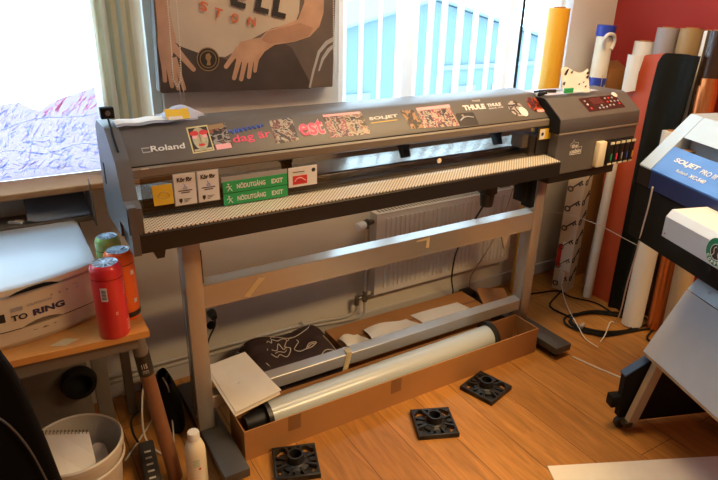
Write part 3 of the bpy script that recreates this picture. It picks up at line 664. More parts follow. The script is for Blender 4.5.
# house-shaped logo on the right body
y_ = 1.7494
hl = MB('whitep')
hl.tube([(2.150, y_, 1.117), (2.150, y_, 1.128), (2.162, y_, 1.133), (2.168, y_, 1.146), (2.176, y_, 1.133), (2.200, y_, 1.130), (2.202, y_, 1.108), (2.226, y_, 1.110), (2.226, y_, 1.078), (2.150, y_, 1.078), (2.150, y_, 1.094)], .0011, 4, 1); BLK.append(hl.build('house_logo', PR))
_ = text('logo_lettering', 'the', V((2.157, y_, 1.108)), V((2.197, y_, 1.108)), V((2.157, y_, 1.127)), 'whitep', PR, bold=.02, off=.0002); BLK.append(_)
_ = text('logo_lettering', 'cabin', V((2.154, y_, 1.083)), V((2.222, y_, 1.083)), V((2.154, y_, 1.103)), 'whitep', PR, bold=.02, off=.0002); BLK.append(_)
for _ in BLK: _.location = (.048, .04, -.012)
MB('cream').slab([(.353, 1.8375, 1.225), (.375, 1.8375, 1.2252), (.375, 1.8375, 1.2285), (.353, 1.8375, 1.2283)], (0, -.001, 0)).build('small_label', rail, smooth=False)
# under-printer motor box and media arms
q = MB('black'); q.box(1.90, 1.965, 1.97, 2.04, .86, .99, .008).cyl((1.932, 2.005, .862), (1.932, 2.005, .80), .036, .03, 20); q.build('feed_motor', PR)
MB('black').box(1.985, 2.10, 1.98, 2.03, .885, .985, .006).build('motor_bracket', PR)
for x in (2.115, 2.175):
    MB('blackm').box(x, x + .03, 1.955, 2.02, .80 if x < 2.15 else .76, .985, .006).build('media_arm', PR)
MB('blackm').box(2.145, 2.175, 1.965, 2.0, .87, .90, .003).build('arm_link', PR)
tag(MB('blackm').tube([(1.932, 2.02, .80), (1.935, 2.12, .62), (1.99, 2.25, .45), (2.07, 2.36, .24), (2.15, 2.43, .10), (2.18, 2.45, .03), (2.30, 2.455, .008)], .0045, 6, 10).build('power_cable'), 'black cable hanging from the motor under the printer to the floor', 'cable')
tag(MB('tanw').tube([(2.19, 2.06, .97), (2.20, 2.16, .6), (2.26, 2.30, .38), (2.28, 2.40, .22), (2.30, 2.455, .12), (2.34, 2.465, .02), (2.5, 2.45, .006)], .003, 6, 10).build('thin_cable'), 'thin tan cable hanging beside the right stand leg', 'cable')

# ------------------------------------------------------------------ stand
ST = thing('printer_stand', 'grey steel stand with two legs and two crossbars under the wide printer', 'stand', (1.4, 2.0, 0))
for x0 in (.485, 2.245):
    lg = MB('stand').box(x0, x0 + .066, 1.985, 2.06, .075, (.985 if x0 < 1 else .975), .004).build('leg', ST)
    MB('blackm').box(x0 + .064, x0 + .069, 1.988, 2.0, .73, .86).build('slot', lg, smooth=False)
MB('standd').box(.488, .588, 1.70, 2.34, .035, .075, .005).build('foot', ST)
MB('standd').box(2.235, 2.345, 1.705, 2.33, .035, .075, .005).build('foot', ST)
for x in (.535, 2.29):
    for y in (1.76, 2.28):
        MB('blackm').cyl((x, y, .035), (x, y, 0), .020, .024, 16).build('levelling_foot', ST)
MB('stand').profx([(1.99, .622), (1.99, .7145), (1.992, .7165), (2.043, .7235), (2.045, .722), (2.045, .622)], .551, 2.245).build('upper_crossbar', ST, ang=20)
MB('stand').profx([(1.995, .160), (1.995, .2135), (1.997, .2155), (2.043, .2235), (2.045, .222), (2.045, .160)], .551, 2.245).build('lower_crossbar', ST, ang=20)
MB('stand').slab([(2.05, 1.992, .622), (2.10, 1.992, .622), (2.075, 1.992, .55)], (0, .01, 0)).build('gusset', ST, smooth=False)
q = MB('tape'); q.slab([(.703, 1.9896, .634), (.728, 1.9896, .628), (.792, 1.9896, .694), (.768, 1.9896, .702)], (0, -.0012, 0)); q.build('masking_tape', ST, smooth=False)
q = MB('tape'); q.slab([(1.575, 1.9896, .66), (1.592, 1.9896, .657), (1.595, 1.9896, .71), (1.52, 1.9896, .705), (1.521, 1.9896, .70), (1.578, 1.9896, .698)], (0, -.0012, 0)); q.build('masking_tape', ST, smooth=False)
q = MB('tape', 'broll'); q.slab([(1.150, 1.994, .135), (1.178, 1.994, .137), (1.20, 1.994, .2235), (1.172, 1.994, .2235)], (0, -.0012, 0)).slab([(1.172, 1.994, .2225), (1.20, 1.994, .2225), (1.204, 2.03, .2225), (1.176, 2.03, .2225)], (0, 0, .0012))
q.k = 1
for i in range(9): q.box(1.153 + i * .0024, 1.164 + i * .0024, 1.9925, 1.9928, .142 + i * .0088, .1435 + i * .0088)
q.build('paper_measuring_tape', ST, smooth=False)

# ------------------------------------------------------------------ long box with roll, notebook, bag, sheets
BX = thing('long_cardboard_box', 'long open brown cardboard box on the floor below the stand, holding a white roll', 'box', (1.4, 1.9, 0))
bx0, bx1, by0, by1, bh = .612, 2.212, 1.818, 1.985, .142
MB('card').box(bx0, bx1, by0, by1, 0, .006).build('bottom', BX, smooth=False)
MB('card').box(bx0, bx1, by0, by0 + .005, .006, bh).build('front_panel', BX, smooth=False)
MB('card').box(bx0, bx1, by1 - .005, by1, .006, bh).build('back_panel', BX, smooth=False)
MB('card').box(bx0, bx0 + .005, by0 + .005, by1 - .005, .006, bh).build('end_panel', BX, smooth=False)
MB('card').box(bx1 - .005, bx1, by0 + .005, by1 - .005, .006, bh).build('end_panel', BX, smooth=False)
MB('cardd').box(.800, .855, by0 - .0012, by0, .070, bh).build('tape', BX, smooth=False)
MB('cardd').box(1.30, 1.355, by0 - .0012, by0, .070, bh).build('tape', BX, smooth=False)
for a in ((2.10, 1.87, .13), (2.15, 1.93, .12), (2.05, 1.845, .10)):
    MB('card').slab([(a[0], a[1], .006), (a[0] + .04, a[1] + .02, .006), (a[0] + .02, a[1] + .01, a[2])], (0, .003, 0)).build('inner_flap', BX, smooth=False)
RL = thing('media_roll', 'long white media roll with black end flanges lying in the open cardboard box', 'roll', (1.4, 1.90, .1))
ra, rb = V((.745, 1.898, .112)), V((1.945, 1.905, .125))
MB('sroll').cyl(ra, rb, .060, seg=48).build('media', RL)
d_ = (rb - ra).normalized()
MB('black').cyl(ra - d_ * .015, ra + d_ * .004, .068, seg=36).cyl(ra - d_ * .10, ra, .036, .046, 28).build('end_flange', RL)
MB('black').cyl(rb - d_ * .004, rb + d_ * .014, .080, seg=36).build('end_flange', RL)
MB('white').cyl(rb + d_ * .014, rb + d_ * .045, .025, seg=20).build('core', RL)
# notebook resting on box edge and lower crossbar area
NB = thing('paper_stack', 'stack of cream papers resting on the left end of the long box and stand foot', 'paper', (.7, 2.08, .15))
c4 = [(.560, 2.10, .279), (.731, 2.112, .287), (.807, 1.912, .190), (.600, 1.881, .180)]
def lerp4(c, u, v):
    a, b_, cc_, d__ = map(V, c); return (a * (1 - u) + b_ * u) * (1 - v) + (d__ * (1 - u) + cc_ * u) * v
for k in range(5):
    off_ = V((random.uniform(-.006, .006), random.uniform(-.006, .004), .0035 * k)) + V((0, 0, .0))
    MB('paperc' if k != 3 else 'paper').grid(lambda u, v, o=off_, kk=k: lerp4(c4, u, v) + o + V((0, 0, .006 * kk / 4 * max(0, v - .75) * 2)), 6, 8, (0, 0, .003)).build('sheet', NB)
q = MB('greyp'); a = lerp4(c4, .38, .55) + V((0, 0, .0195)); q.tube([a, a + V((.02, .008, .000)), a + V((.04, .018, 0))], .0012, 4); q.build('pen_mark', NB)
# brown bag: rounded pillow with white print, lying behind the lower crossbar
ba, bb = V((.80, 2.25, .0)), V((1.225, 2.27, .0))
def bagf(u, v):
    x = .735 + .525 * u; y = 2.055 + .38 * v
    ex = (1 - abs(2 * u - 1) ** 5); ey = (1 - abs(2 * v - 1) ** 4)
    h = .215 * ex * ey + .012 * math.sin(9 * u + 2) * math.sin(5 * v) * ex * ey
    h *= (1 - .22 * math.sin(PI * u) ** 2 + .10 * (v > .5))
    return V((x, y, .006 + max(0, h)))
BG = thing('fabric_bag', 'dark brown fabric bag with pale printed figure, lying behind the lower crossbar', 'bag', (1.02, 2.25, 0))
b_ = MB('bag'); b_.grid(bagf, 40, 26); b_.grid(lambda u, v: V((.735 + .525 * u, 2.055 + .38 * v, .004)), 4, 4); b_.build('body', BG, ang=80)
def bl_(pts, r=.0019, name='pale_piping'):
    q = MB('print'); q.tube([bagf(*p) + V((0, -.001, .0025)) for p in pts], r, 5, 5); return q.build(name, BG)
bl_([(.10, .97), (.10, .8), (.115, .5), (.13, .2), (.14, .05)]); bl_([(.80, .98), (.82, .8), (.86, .5), (.90, .2), (.92, .06)])
bl_([(.14, .74), (.3, .82), (.42, .70), (.55, .55), (.72, .6), (.81, .75)], .0018); bl_([(.13, .86), (.3, .92), (.45, .80), (.6, .72), (.8, .9)], .0016)
bl_([(.22, .28), (.30, .14), (.45, .09), (.62, .12), (.76, .2), (.88, .22)], .002)
for pts_ in ([(.30, .50), (.33, .60), (.36, .56), (.38, .63), (.42, .58), (.47, .60), (.50, .55), (.46, .50)], [(.31, .42), (.34, .34), (.38, .38), (.42, .31), (.47, .36), (.50, .44), (.47, .48)],
    [(.34, .50), (.38, .47), (.41, .52), (.44, .46), (.48, .50)], [(.35, .42), (.39, .44), (.43, .40), (.46, .43)], [(.50, .52), (.55, .56), (.60, .50), (.56, .44), (.52, .38), (.55, .31), (.61, .30)],
    [(.61, .30), (.66, .36), (.72, .33), (.66, .29), (.61, .30)], [(.63, .31), (.67, .33), (.70, .325)], [(.38, .66), (.40, .70), (.43, .68)]):
    bl_(pts_, .0021, 'printed_figure')
# loose sheets behind the crossbar
def sheet(name, label, c, m, h=.002, cat='paper', wave=.004):
    o = MB(m).grid(lambda u, v: lerp4(c, u, v) + V((0, 0, wave * math.sin(5 * u + 3 * v) + wave)), 8, 8, (0, 0, h)).build(name)
    return tag(o, label, cat)
FB = thing('flat_cardboard_box', 'flat brown cardboard box lying against the wall below the radiator', 'box', (1.74, 2.27, 0))
MB('card').box(1.275, 2.19, 2.135, 2.40, 0, .098, .002).build('body', FB, smooth=False)
MB('cardd').box(1.275, 2.19, 2.26, 2.275, .098, .0985).build('lid_seam', FB, smooth=False)
sheet('paper_sheet', 'smooth white sheet of paper on the flat cardboard box, nearest the right stand leg', [(1.75, 2.305, .0985), (2.075, 2.30, .0985), (2.10, 2.14, .0985), (1.77, 2.15, .0985)], 'paper', wave=.002)
sheet('crumpled_paper', 'crumpled white paper on the flat cardboard box between the smooth sheet and the bag', [(1.44, 2.285, .0985), (1.71, 2.285, .0985), (1.73, 2.14, .0985), (1.42, 2.14, .0985)], 'paper', wave=.012)
sheet('crumpled_paper', 'small pale crumpled paper beside the right end of the brown bag', [(1.285, 2.27, .0985), (1.40, 2.28, .0985), (1.41, 2.14, .0985), (1.28, 2.14, .0985)], 'paperc', wave=.014)
tag(MB('card').slab([(2.21, 2.18, .03), (2.24, 2.33, .13), (2.40, 2.27, .12), (2.36, 2.10, .02)], (0, 0, .005)).build('cardboard_flap'), 'folded brown cardboard piece beside the right stand leg under the crossbar', 'cardboard')
A = thing('power_adapter', 'black power adapter block on the floor below the right end of the radiator', 'adapter', (2.25, 2.40, 0))
MB('black').box(2.20, 2.28, 2.36, 2.44, 0, .09, .01).build('body', A)
MB('black').box(2.28, 2.43, 2.37, 2.42, 0, .045, .006).build('plug_strip', A)

# ------------------------------------------------------------------ black flange pads on the floor
def pad(label, cx, cy, rz):
    t = thing('roll_support_flange', label, 'flange', (cx, cy, 0), rz, 'black roll flanges on the floor')
    h = .0875; b_ = MB('black')
    for s in (-1, 1):
        b_.box(-h, h, s * h - (.010 if s > 0 else 0), s * h + (.010 if s < 0 else 0), 0, .024, .003)
        b_.box(s * h - (.010 if s > 0 else 0), s * h + (.010 if s < 0 else 0), -h + .010, h - .010, 0, .024, .003)
    for k in range(8):
        a = 2 * PI * k / 8 + PI / 8; e = min(h / abs(math.cos(a)), h / abs(math.sin(a))) - .004
        mx = Matrix.Rotation(a, 4, 'Z'); b_.box(.036, e, -.0055, .0055, .002, .023, mx=mx)
    for k in range(4):
        mx = Matrix.Rotation(PI / 2 * k, 4, 'Z'); b_.slab([mx @ V(p) for p in ((h, h, .002), (h - .045, h, .002), (h, h - .045, .002))], (0, 0, .020))
        b_.box(h - .032, h - .008, -.010, .010, .002, .022, mx=mx)
    b_.lathe([(.036, .002), (.056, .002), (.056, .016), (.036, .022)], (0, 0, 0), seg=28, close=True)
    b_.build('square_base', t, L=True)
    MB('black').box(-.060, .060, -.060, .060, 0, .006, .001).build('base_plate', t, L=True, smooth=False)
    MB('black').lathe([(.024, .0), (.040, .0), (.040, .022), (.034, .026), (.032, .058), (.024, .058)], (0, 0, 0), seg=32, close=True).build('hub', t, L=True)
    return t
pad('black square plastic roll flange on the floor, rightmost and nearest the box end', 1.764, 1.700, math.radians(15.5))
pad('black square plastic roll flange on the floor in front of the box middle', 1.396, 1.620, math.radians(-23))
pad('black square plastic roll flange on the floor, close to the left end of the box', .775, 1.702, math.radians(-19))

# ------------------------------------------------------------------ small items on the printer
PO = thing('plastic_pouch', 'clear plastic pouch with white strip and yellow label on the left of the printer lid', 'pouch', (.44, 2.0, 1.335))
def pof(u, v):
    x = .318 + .26 * u; y = 1.950 + .085 * v + .025 * u
    return V((x, y, 1.3345 + .006 * math.sin(PI * v) * (1 + .7 * (u > .55)) + .002 * math.sin(18 * u)))
MB('pouch').grid(pof, 20, 6, (0, 0, .004)).build('pouch_film', PO)
MB('paper').grid(lambda u, v: pof(u * .78, v * .8 + .1) + V((0, 0, .0048)), 10, 3, (0, 0, .001)).build('white_strip', PO)
MB('yelp').grid(lambda u, v: V((.475 + .075 * u, 1.960 + .035 * v, 1.342 + .026 * v + .002 * math.sin(8 * u))), 5, 3, (0, .001, 0)).build('yellow_label', PO)
MB('paper').grid(lambda u, v: V((.480 + .045 * u, 1.958 + .008 * v, 1.3415 + .009 * v)), 3, 2, (0, -.0008, 0)).build('small_label', PO)
MB('pouch').grid(lambda u, v: V((.46 + .15 * u, 1.975 + .09 * v, 1.340 + .034 * math.sin(PI * v) * math.sin(PI * u) + .003 * math.sin(9 * u + 7 * v))), 10, 8).build('crumpled_corner', PO)
DV = thing('small_sensor_device', 'small black square device on a thin black stem at the left end of the printer', 'device', (.295, 1.99, 1.33))
MB('blackm').box(.283, .323, 1.985, 2.01, 1.355, 1.390, .003).build('head', DV)
MB('brass').cyl((.303, 1.986, 1.373), (.303, 1.981, 1.373), .008, seg=16).build('lens', DV)
MB('blackm').cyl((.303, 1.99, 1.356), (.303, 1.96, 1.33), .003, seg=8).tube([(.303, 1.96, 1.335), (.300, 1.92, 1.312), (.300, 1.870, 1.279)], .0032, 6).build('stem', DV)
tl = [('craft_knife', 'dark green craft knife on the printer hood, leftmost of the small tools', 'knife', 2.10, 1.90, .10, 20, 'blackm', .012), ('marker_pen', 'black marker pen on the printer hood between the knife and the paper scrap', 'pen', 2.17, 1.93, .11, -12, 'black', .013), ('screwdriver', 'small blue screwdriver on the printer hood beside the paper scrap', 'tool', 2.14, 1.955, .09, 8, 'navy', .010)]
for nm, lb, ct, x, y, ln, a, m, r_ in tl:
    t = thing(nm, lb, ct, (x, y, 1.322 + r_ * .6), math.radians(a))
    MB(m).box(-ln / 2, ln * .3, -r_ / 2, r_ / 2, -r_ * .6, r_ * .6, .002).build('handle', t, L=True)
    MB('steel').cyl((ln * .3, 0, 0), (ln * .55, 0, 0), r_ * .25, r_ * .12, 8).build('tip', t, L=True)
SCR = thing('cut_vinyl_scrap', 'crumpled white cut vinyl scrap with black letter remains standing on the printer hood', 'scrap', (2.27, 1.92, 1.322))
MB('paper').grid(lambda u, v: V((2.255 + .115 * u, 1.90 + .03 * math.sin(4 * u + 1) + .03 * v, 1.3225 + (.095 + .012 * math.sin(7 * u)) * v)), 12, 6, (0, .0015, 0)).build('sheet', SCR)
q = MB('blackp')
for u, v, s_ in ((.1, .35, .010), (.25, .75, .013), (.3, .86, .012), (.45, .9, .009), (.62, .42, .006), (.75, .52, .005), (.8, .3, .006), (.9, .7, .009), (.93, .86, .008)):
    x = 2.255 + .115 * u; y = 1.8985 + .03 * math.sin(4 * u + 1) + .03 * v; z = 1.3225 + (.095 + .012 * math.sin(7 * u)) * v
    q.slab([(x - s_, y, z - s_ * .5), (x + s_ * .6, y - .0005, z - s_), (x + s_, y, z + s_ * .7), (x - s_ * .3, y, z + s_ * .4)], (0, -.0015, 0))
q.build('letter_remains', SCR, smooth=False)
MB('greenp').box(2.225, 2.275, 1.885, 1.897, 1.322, 1.345, .001).build('green_backing', SCR, smooth=False)
sheet('clear_backing_sheet', 'thin shiny pale sheet lying flat under the tools on the printer hood', [(2.07, 2.02, 1.3235), (2.44, 1.99, 1.3235), (2.44, 1.88, 1.3225), (2.10, 1.88, 1.3225)], 'pouch', .001, 'sheet', .001)

# ------------------------------------------------------------------ corner: rolls, boxes, panels
def roll(name, label, cat, p0, p1, r, m, core=True, ri=None, group=None):
    t = thing(name, label, cat, p0, 0, group)
    p0, p1 = V(p0), V(p1); d = (p1 - p0).normalized()
    lift = V((0, 0, r * math.sqrt(max(0, 1 - d.z ** 2)) + .001)); p0 += lift
    ri = ri or r * .55
    MB(m).pipe(p0, p1, r, ri).build('wound_sheet', t)
    if core: MB('card').pipe(p0 + d * .0, p1 + d * .006, ri, ri * .86).build('core', t)
    return t
def XF(z): return 3.02 + .07 * z
def XB(z): return 3.15 + .045 * z
roll('yellow_tube', 'tall yellow tube standing in the corner beside the right window', 'tube', (2.62, 2.35, 0), (2.635, 2.355, 1.665), .056, 'yellow')
t = thing('wrapped_roll', 'white wrapped roll with blue plastic ends standing against the beige wall', 'roll', (3.03, 2.40, 0))
MB('paperc').grid(lambda u, v: V((3.035 + .02 * v + (.046 + .004 * math.sin(9 * v + 3 * math.sin(2 * PI * u))) * math.cos(2 * PI * u), 2.37 + (.046 + .004 * math.sin(8 * v + 2 * u)) * math.sin(2 * PI * u), .06 + 1.46 * v)), 28, 20).build('wrapping', t, ang=80)
MB('bluep').lathe([(0, 0), (.050, 0), (.052, .01), (.052, .058), (.044, .062), (0, .062)], (3.052, 2.37, 1.515), (.045, 0, 1), 24).build('end_cap', t)
MB('bluep').cyl((3.049, 2.37, 1.235), (3.052, 2.37, 1.29), .050, seg=24).build('blue_band', t)
MB('bluep').lathe([(0, 0), (.050, 0), (.050, .06), (0, .06)], (3.035, 2.37, 0), (0, 0, 1), 24).build('end_cap', t)
q = MB('paper'); q.tube([(3.012, 2.33, 1.46), (2.985, 2.32, 1.50), (3.0, 2.31, 1.53), (3.05, 2.31, 1.525), (3.075, 2.32, 1.49), (3.06, 2.32, 1.45)], .010, 8); q.build('tied_end', t)
MB('tape').slab([(3.03, 2.3235, 1.24), (3.07, 2.3235, 1.24), (3.07, 2.3235, 1.31), (3.03, 2.3235, 1.31)], (0, .002, 0)).build('tape_strip', t, smooth=False)
KB = thing('cardboard_box', 'brown cardboard carton on end in the corner beside the wrapped roll', 'box', (3.16, 2.40, 0))
MB('card').box(3.113, 3.262, 2.345, 2.475, 0, 1.335, .002).build('body', KB, smooth=False)
MB('cardd').slab([(3.115, 2.345, 1.335), (3.262, 2.345, 1.335), (3.268, 2.42, 1.372), (3.108, 2.42, 1.372)], (0, .004, 0)).build('flap', KB, smooth=False)
# key-pattern box
kx, ky = 2.925, 2.27
KB = thing('key_pattern_box', 'tall narrow cream box printed with black keys, standing on end by the rolls', 'box', (kx, ky, 0), math.radians(17))
kh, kw = 1.02, .053
kp = MB('keyp', 'blackp'); kp.box(-kw, kw, -kw * .95, kw * .95, 0, kh, .002); kp.k = 1
for face in (0, 1):
    for i in range(8):
        z = .02 + i * .125 + (.05 if face else 0)
        if z > .90: continue
        def Kp(a, b_):
            a *= 1.25; b_ *= 1.25
            if face == 0: return V((-kw - .0006, -a, z + b_))
            return V((a, -kw * .95 - .0006, z + b_))
        ring = [Kp(-.024 + .012 * math.cos(2 * PI * k / 10), .016 + .012 * math.sin(2 * PI * k / 10)) for k in range(11)]
        kp.tube(ring, .0042, 4, 1)
        kp.tube([Kp(-.016, .024), Kp(.028, .066)], .0042, 4, 1)
        kp.tube([Kp(.020, .058), Kp(.032, .046)], .005, 4, 1); kp.tube([Kp(.011, .050), Kp(.021, .040)], .0045, 4, 1)
kp.build('body', KB, L=True, smooth=False)
MB('whitep').box(-kw - .0022, -kw, -.048, .020, .14, .33).build('shipping_label', KB, L=True, smooth=False)
MB('redp').box(-kw - .0016, -kw, .020, .047, .16, .30).build('red_label', KB, L=True, smooth=False)
# back layer leaning rolls
roll('white_roll', 'white paper roll leaning on the red wall left of the grey roll', 'roll', (XB(0), 2.22, 0), (XB(1.49), 2.225, 1.495), .055, 'wroll')
roll('grey_roll', 'tall grey roll leaning on the red wall between the white and the ochre roll', 'roll', (XB(0), 2.09, 0), (XB(1.57), 2.102, 1.575), .056, 'groll')
roll('ochre_roll', 'tall ochre brown roll leaning on the red wall right of the grey roll', 'roll', (XB(0), 1.96, 0), (XB(1.57), 1.966, 1.58), .060, 'broll')
roll('white_tube', 'narrow white tube leaning on the red wall right of the ochre roll', 'roll', (XB(0), 1.87, 0), (XB(1.57), 1.878, 1.575), .022, 'wroll')
roll('dark_roll', 'dark glossy brown roll at the right edge against the red wall', 'roll', (XB(0) - .03, 1.78, 0), (XB(1.57) - .03, 1.80, 1.58), .058, 'drk')
# front layer
def panel(name, label, yz, m, cat, th=.012, wav=.0):
    t = [(XF(z), y, z) for y, z in yz]
    o = MB(m).slab(t, (-th, 0, 0)).build(name, smooth=False); return tag(o, label, cat)
panel('orange_sheet', 'large orange-red plastic sheet standing upright beside the patterned box', [(2.146, 1.35), (2.138, 1.43), (2.125, 1.437), (2.00, 1.46), (1.95, .85), (1.97, .30), (1.975, .001), (2.105, .001), (2.155, .251), (2.225, .805), (2.285, 1.038), (2.315, 1.17), (2.30, 1.20), (2.21, 1.225), (2.172, 1.275), (2.165, 1.32)], 'orange', 'sheet')
def bsf(u, v):
    z = .001 + 1.46 * v; y0 = 1.97 + (2.03 - 1.97) * min(1, v * 1.2); y1 = 1.865 - .05 * v; y = y0 + (y1 - y0) * u
    if v > .9: z -= .055 * max(0, 1 - u * 5) ** 2
    return V((XF(z) - .026 - .012 * math.sin(9 * u) - .01 * math.sin(4 * u + 2 * v), y, z))
tag(MB('bsheet').grid(bsf, 22, 24, (-.008, 0, 0)).build('black_sheet', ang=80), 'tall wavy black sheet with a rounded top corner, in front of the orange sheet', 'sheet')
tag(MB('paper').grid(lambda u, v: V((XF(1.3) - .05 - .02 * math.sin(PI * u), 2.205 - .085 * u + .012 * math.sin(PI * u) * (1 - v), 1.245 + .19 * v - .012 * (1 - v) * math.cos(PI * (u - .4)) * 1.0)), 12, 12, (-.002, 0, 0)).build('curled_paper', ang=80), 'small curled white sheet in front of the white roll, above the printer hood', 'paper')
roll('white_roll', 'short white roll standing on the floor between the black sheet and the copper roll', 'roll', (XF(0) - .115, 1.748, 0), (XF(1.1) - .115, 1.800, 1.095), .054, 'wroll')
roll('thin_white_tube', 'thin white tube leaning between the patterned box and the orange sheet', 'tube', (XF(0) - .065, 2.103, 0), (XF(.9) - .045, 2.152, .95), .026, 'wroll')
roll('copper_roll', 'shiny copper-coloured foil roll at the right, behind the blue machine', 'roll', (XF(0) - .03, 1.655, 0), (XF(1.32) - .03, 1.735, 1.325), .048, 'copper')
t = bpy.data.objects['copper_roll']; MB('copper').pipe((XF(1.32) - .03, 1.7348, 1.32), (XF(1.36) - .03, 1.7372, 1.362), .040, .030).build('inner_end', t)
roll('tan_roll', 'tan cardboard tube standing low beside the copper roll under the blue machine', 'tube', (XF(0) - .06, 1.545, 0), (XF(.8) - .06, 1.60, .8), .05, 'tanw')

# ------------------------------------------------------------------ second machine on the right (local x along its front, y to its back)
SJ = thing('blue_wide_printer', 'blue and grey wide-format printer with sloping front tray and wheeled stand at the right edge', 'printer', (2.415, 1.579, 0), math.radians(-110.5))
def sj(*m): return MB(*m)
def SL(x, s): return V((x, s, 1.05 + 1.107 * s))
nS = V((0, -1.107, 1)).normalized()
MB('navy').box(.084, 1.5, .0, .50, .965, 1.045, .004).build('body', SJ, L=True, smooth=False)
MB('blackm').box(.004, 1.5, .006, .50, .72, .965, .004).build('lower_body', SJ, L=True, smooth=False)
MB('pdark').box(0, .084, .0, .50, .965, 1.045, .004).build('end_body', SJ, L=True, smooth=False)
MB('lblue').slab([SL(0, 0), SL(0, .197), V((0, .50, 1.275)), V((0, .50, 1.045)), V((0, 0, 1.045))], (.078, 0, 0)).build('end_cover', SJ, L=True, smooth=False)
MB('lblue').slab([SL(.081, .122), SL(.081, .197), V((.081, .50, 1.275)), V((.081, .50, 1.25)), SL(.081, .19) - V((0, 0, .03))], (1.42, 0, 0)).build('top_cover', SJ, L=True, smooth=False)
bp = MB('blue').slab([SL(.081, 0), SL(.081, .087), SL(.081, .087) - V((0, 0, .02)), V((.081, .015, 1.045)), V((.081, 0, 1.045))], (1.42, 0, 0)).build('front_lid', SJ, L=True, smooth=False)
MB('greyp').box(.085, 1.49, .16, .19, 1.05, 1.22).build('inner_wall', SJ, L=True, smooth=False)
MB('card').box(.09, .13, .10, .155, 1.05, 1.135).build('inner_block', SJ, L=True, smooth=False)
def ST_(x, s): return SL(x, s) + nS * .0005
text('model_lettering', 'SOLJET', ST_(.150, .042), ST_(.300, .042), ST_(.144, .060), 'whitep', bp, L=True, bold=.03, shear=.3)
text('model_lettering', 'PRO III', ST_(.308, .042), ST_(.40, .042), ST_(.305, .056), 'whitep', bp, L=True, shear=.3)
text('model_lettering', 'Roland', ST_(.205, .021), ST_(.268, .021), ST_(.203, .030), 'whitep', bp, L=True)
text('model_lettering', 'XC-540', ST_(.280, .020), ST_(.372, .020), ST_(.278, .031), 'whitep', bp, L=True, bold=.02, shear=.3)
# front heater unit
fu = [( -.166, .896), (-.166, .975), (-.147, 1.002), (-.0005, 1.006), (-.0005, .88), (-.13, .88)]
MB('offw').slab([(.44, y, z) for y, z in fu], (.95, 0, 0)).build('dryer_unit', SJ, L=True, smooth=False)
MB('devlid').slab([(.4395, -.1668, .9755), (.4395, -.1475, 1.0025), (.4395, -.1465, 1.0015), (.4395, -.1655, .9745)], (.9505, 0, 0)).build('dryer_edge', SJ, L=True, smooth=False)
MB('ltgrey').box(.4395, 1.3905, -.1675, -.166, .896, .9748).build('dryer_front', SJ, L=True, smooth=False)
MB('steel').cyl((.455, -.1675, .912), (.455, -.170, .912), .003, seg=10).build('screw', SJ, L=True)
# round green logo wrapped on the dryer front
lc = V((.715, -.1685, .948)); lr = .050
def ring(b_, r0, r1, y, seg=40):
    for i in range(seg):
        a, c = 2 * PI * i / seg, 2 * PI * (i + 1) / seg
        b_.slab([lc + V((r0 * math.cos(a), y, r0 * math.sin(a))), lc + V((r1 * math.cos(a), y, r1 * math.sin(a))), lc + V((r1 * math.cos(c), y, r1 * math.sin(c))), lc + V((r0 * math.cos(c), y, r0 * math.sin(c)))], (0, .0008, 0))
lg_ = MB('dgreen', 'whitep', 'blackp')
lg_.k = 1; ring(lg_, .0005, lr, .0004); lg_.k = 0; ring(lg_, .029, .048, -.0004); lg_.k = 2; ring(lg_, .0005, .026, -.0004)
lg_.k = 1
for s_ in (-1, 1):
    lg_.tube([lc + V((s_ * .004, -.0012, .018)), lc + V((s_ * .012, -.0012, .008)), lc + V((s_ * .009, -.0012, -.006)), lc + V((s_ * .016, -.0012, -.017))], .0016, 4)
LG = lg_.build('round_green_logo', SJ, L=True, smooth=False)
for i, ch in enumerate('COFFEE'):
    a = math.radians(215 + i * 22); r_ = .0385; c = lc + V((r_ * math.cos(a), -.0006, r_ * math.sin(a))); u = V((-math.sin(a), 0, math.cos(a))); v = V((-math.cos(a), 0, -math.sin(a)))
    text('logo_letter', ch, c - u * .005 - v * .006, c + u * .005 - v * .006, c - u * .005 + v * .006, 'whitep', LG, L=True, off=.0003, bold=.03)
# sloping front tray
tr = [(-.128, .375), (.005, .655), (.096, .769), (.108, .758), (.020, .645), (-.112, .366)]
MB('ltgrey').slab([(.44, y, z) for y, z in [(-.128, .375), (.004, .653), (.018, .644), (-.112, .368)]], (.95, 0, 0)).build('sloping_tray', SJ, L=True, smooth=False)
MB('lblue').slab([(.44, y, z) for y, z in [(.005, .656), (.096, .769), (.108, .758), (.020, .646)]], (.95, 0, 0)).build('tray_top', SJ, L=True, smooth=False)
MB('tanw').slab([(.44, y, z) for y, z in [(-.1295, .374), (-.112, .366), (-.108, .357), (-.128, .363)]], (.95, 0, 0)).build('tray_edge', SJ, L=True, smooth=False)
MB('steel').cyl((.53, .022, .666 + .015), (.53, .026, .690), .004, seg=8).build('screw', SJ, L=True)
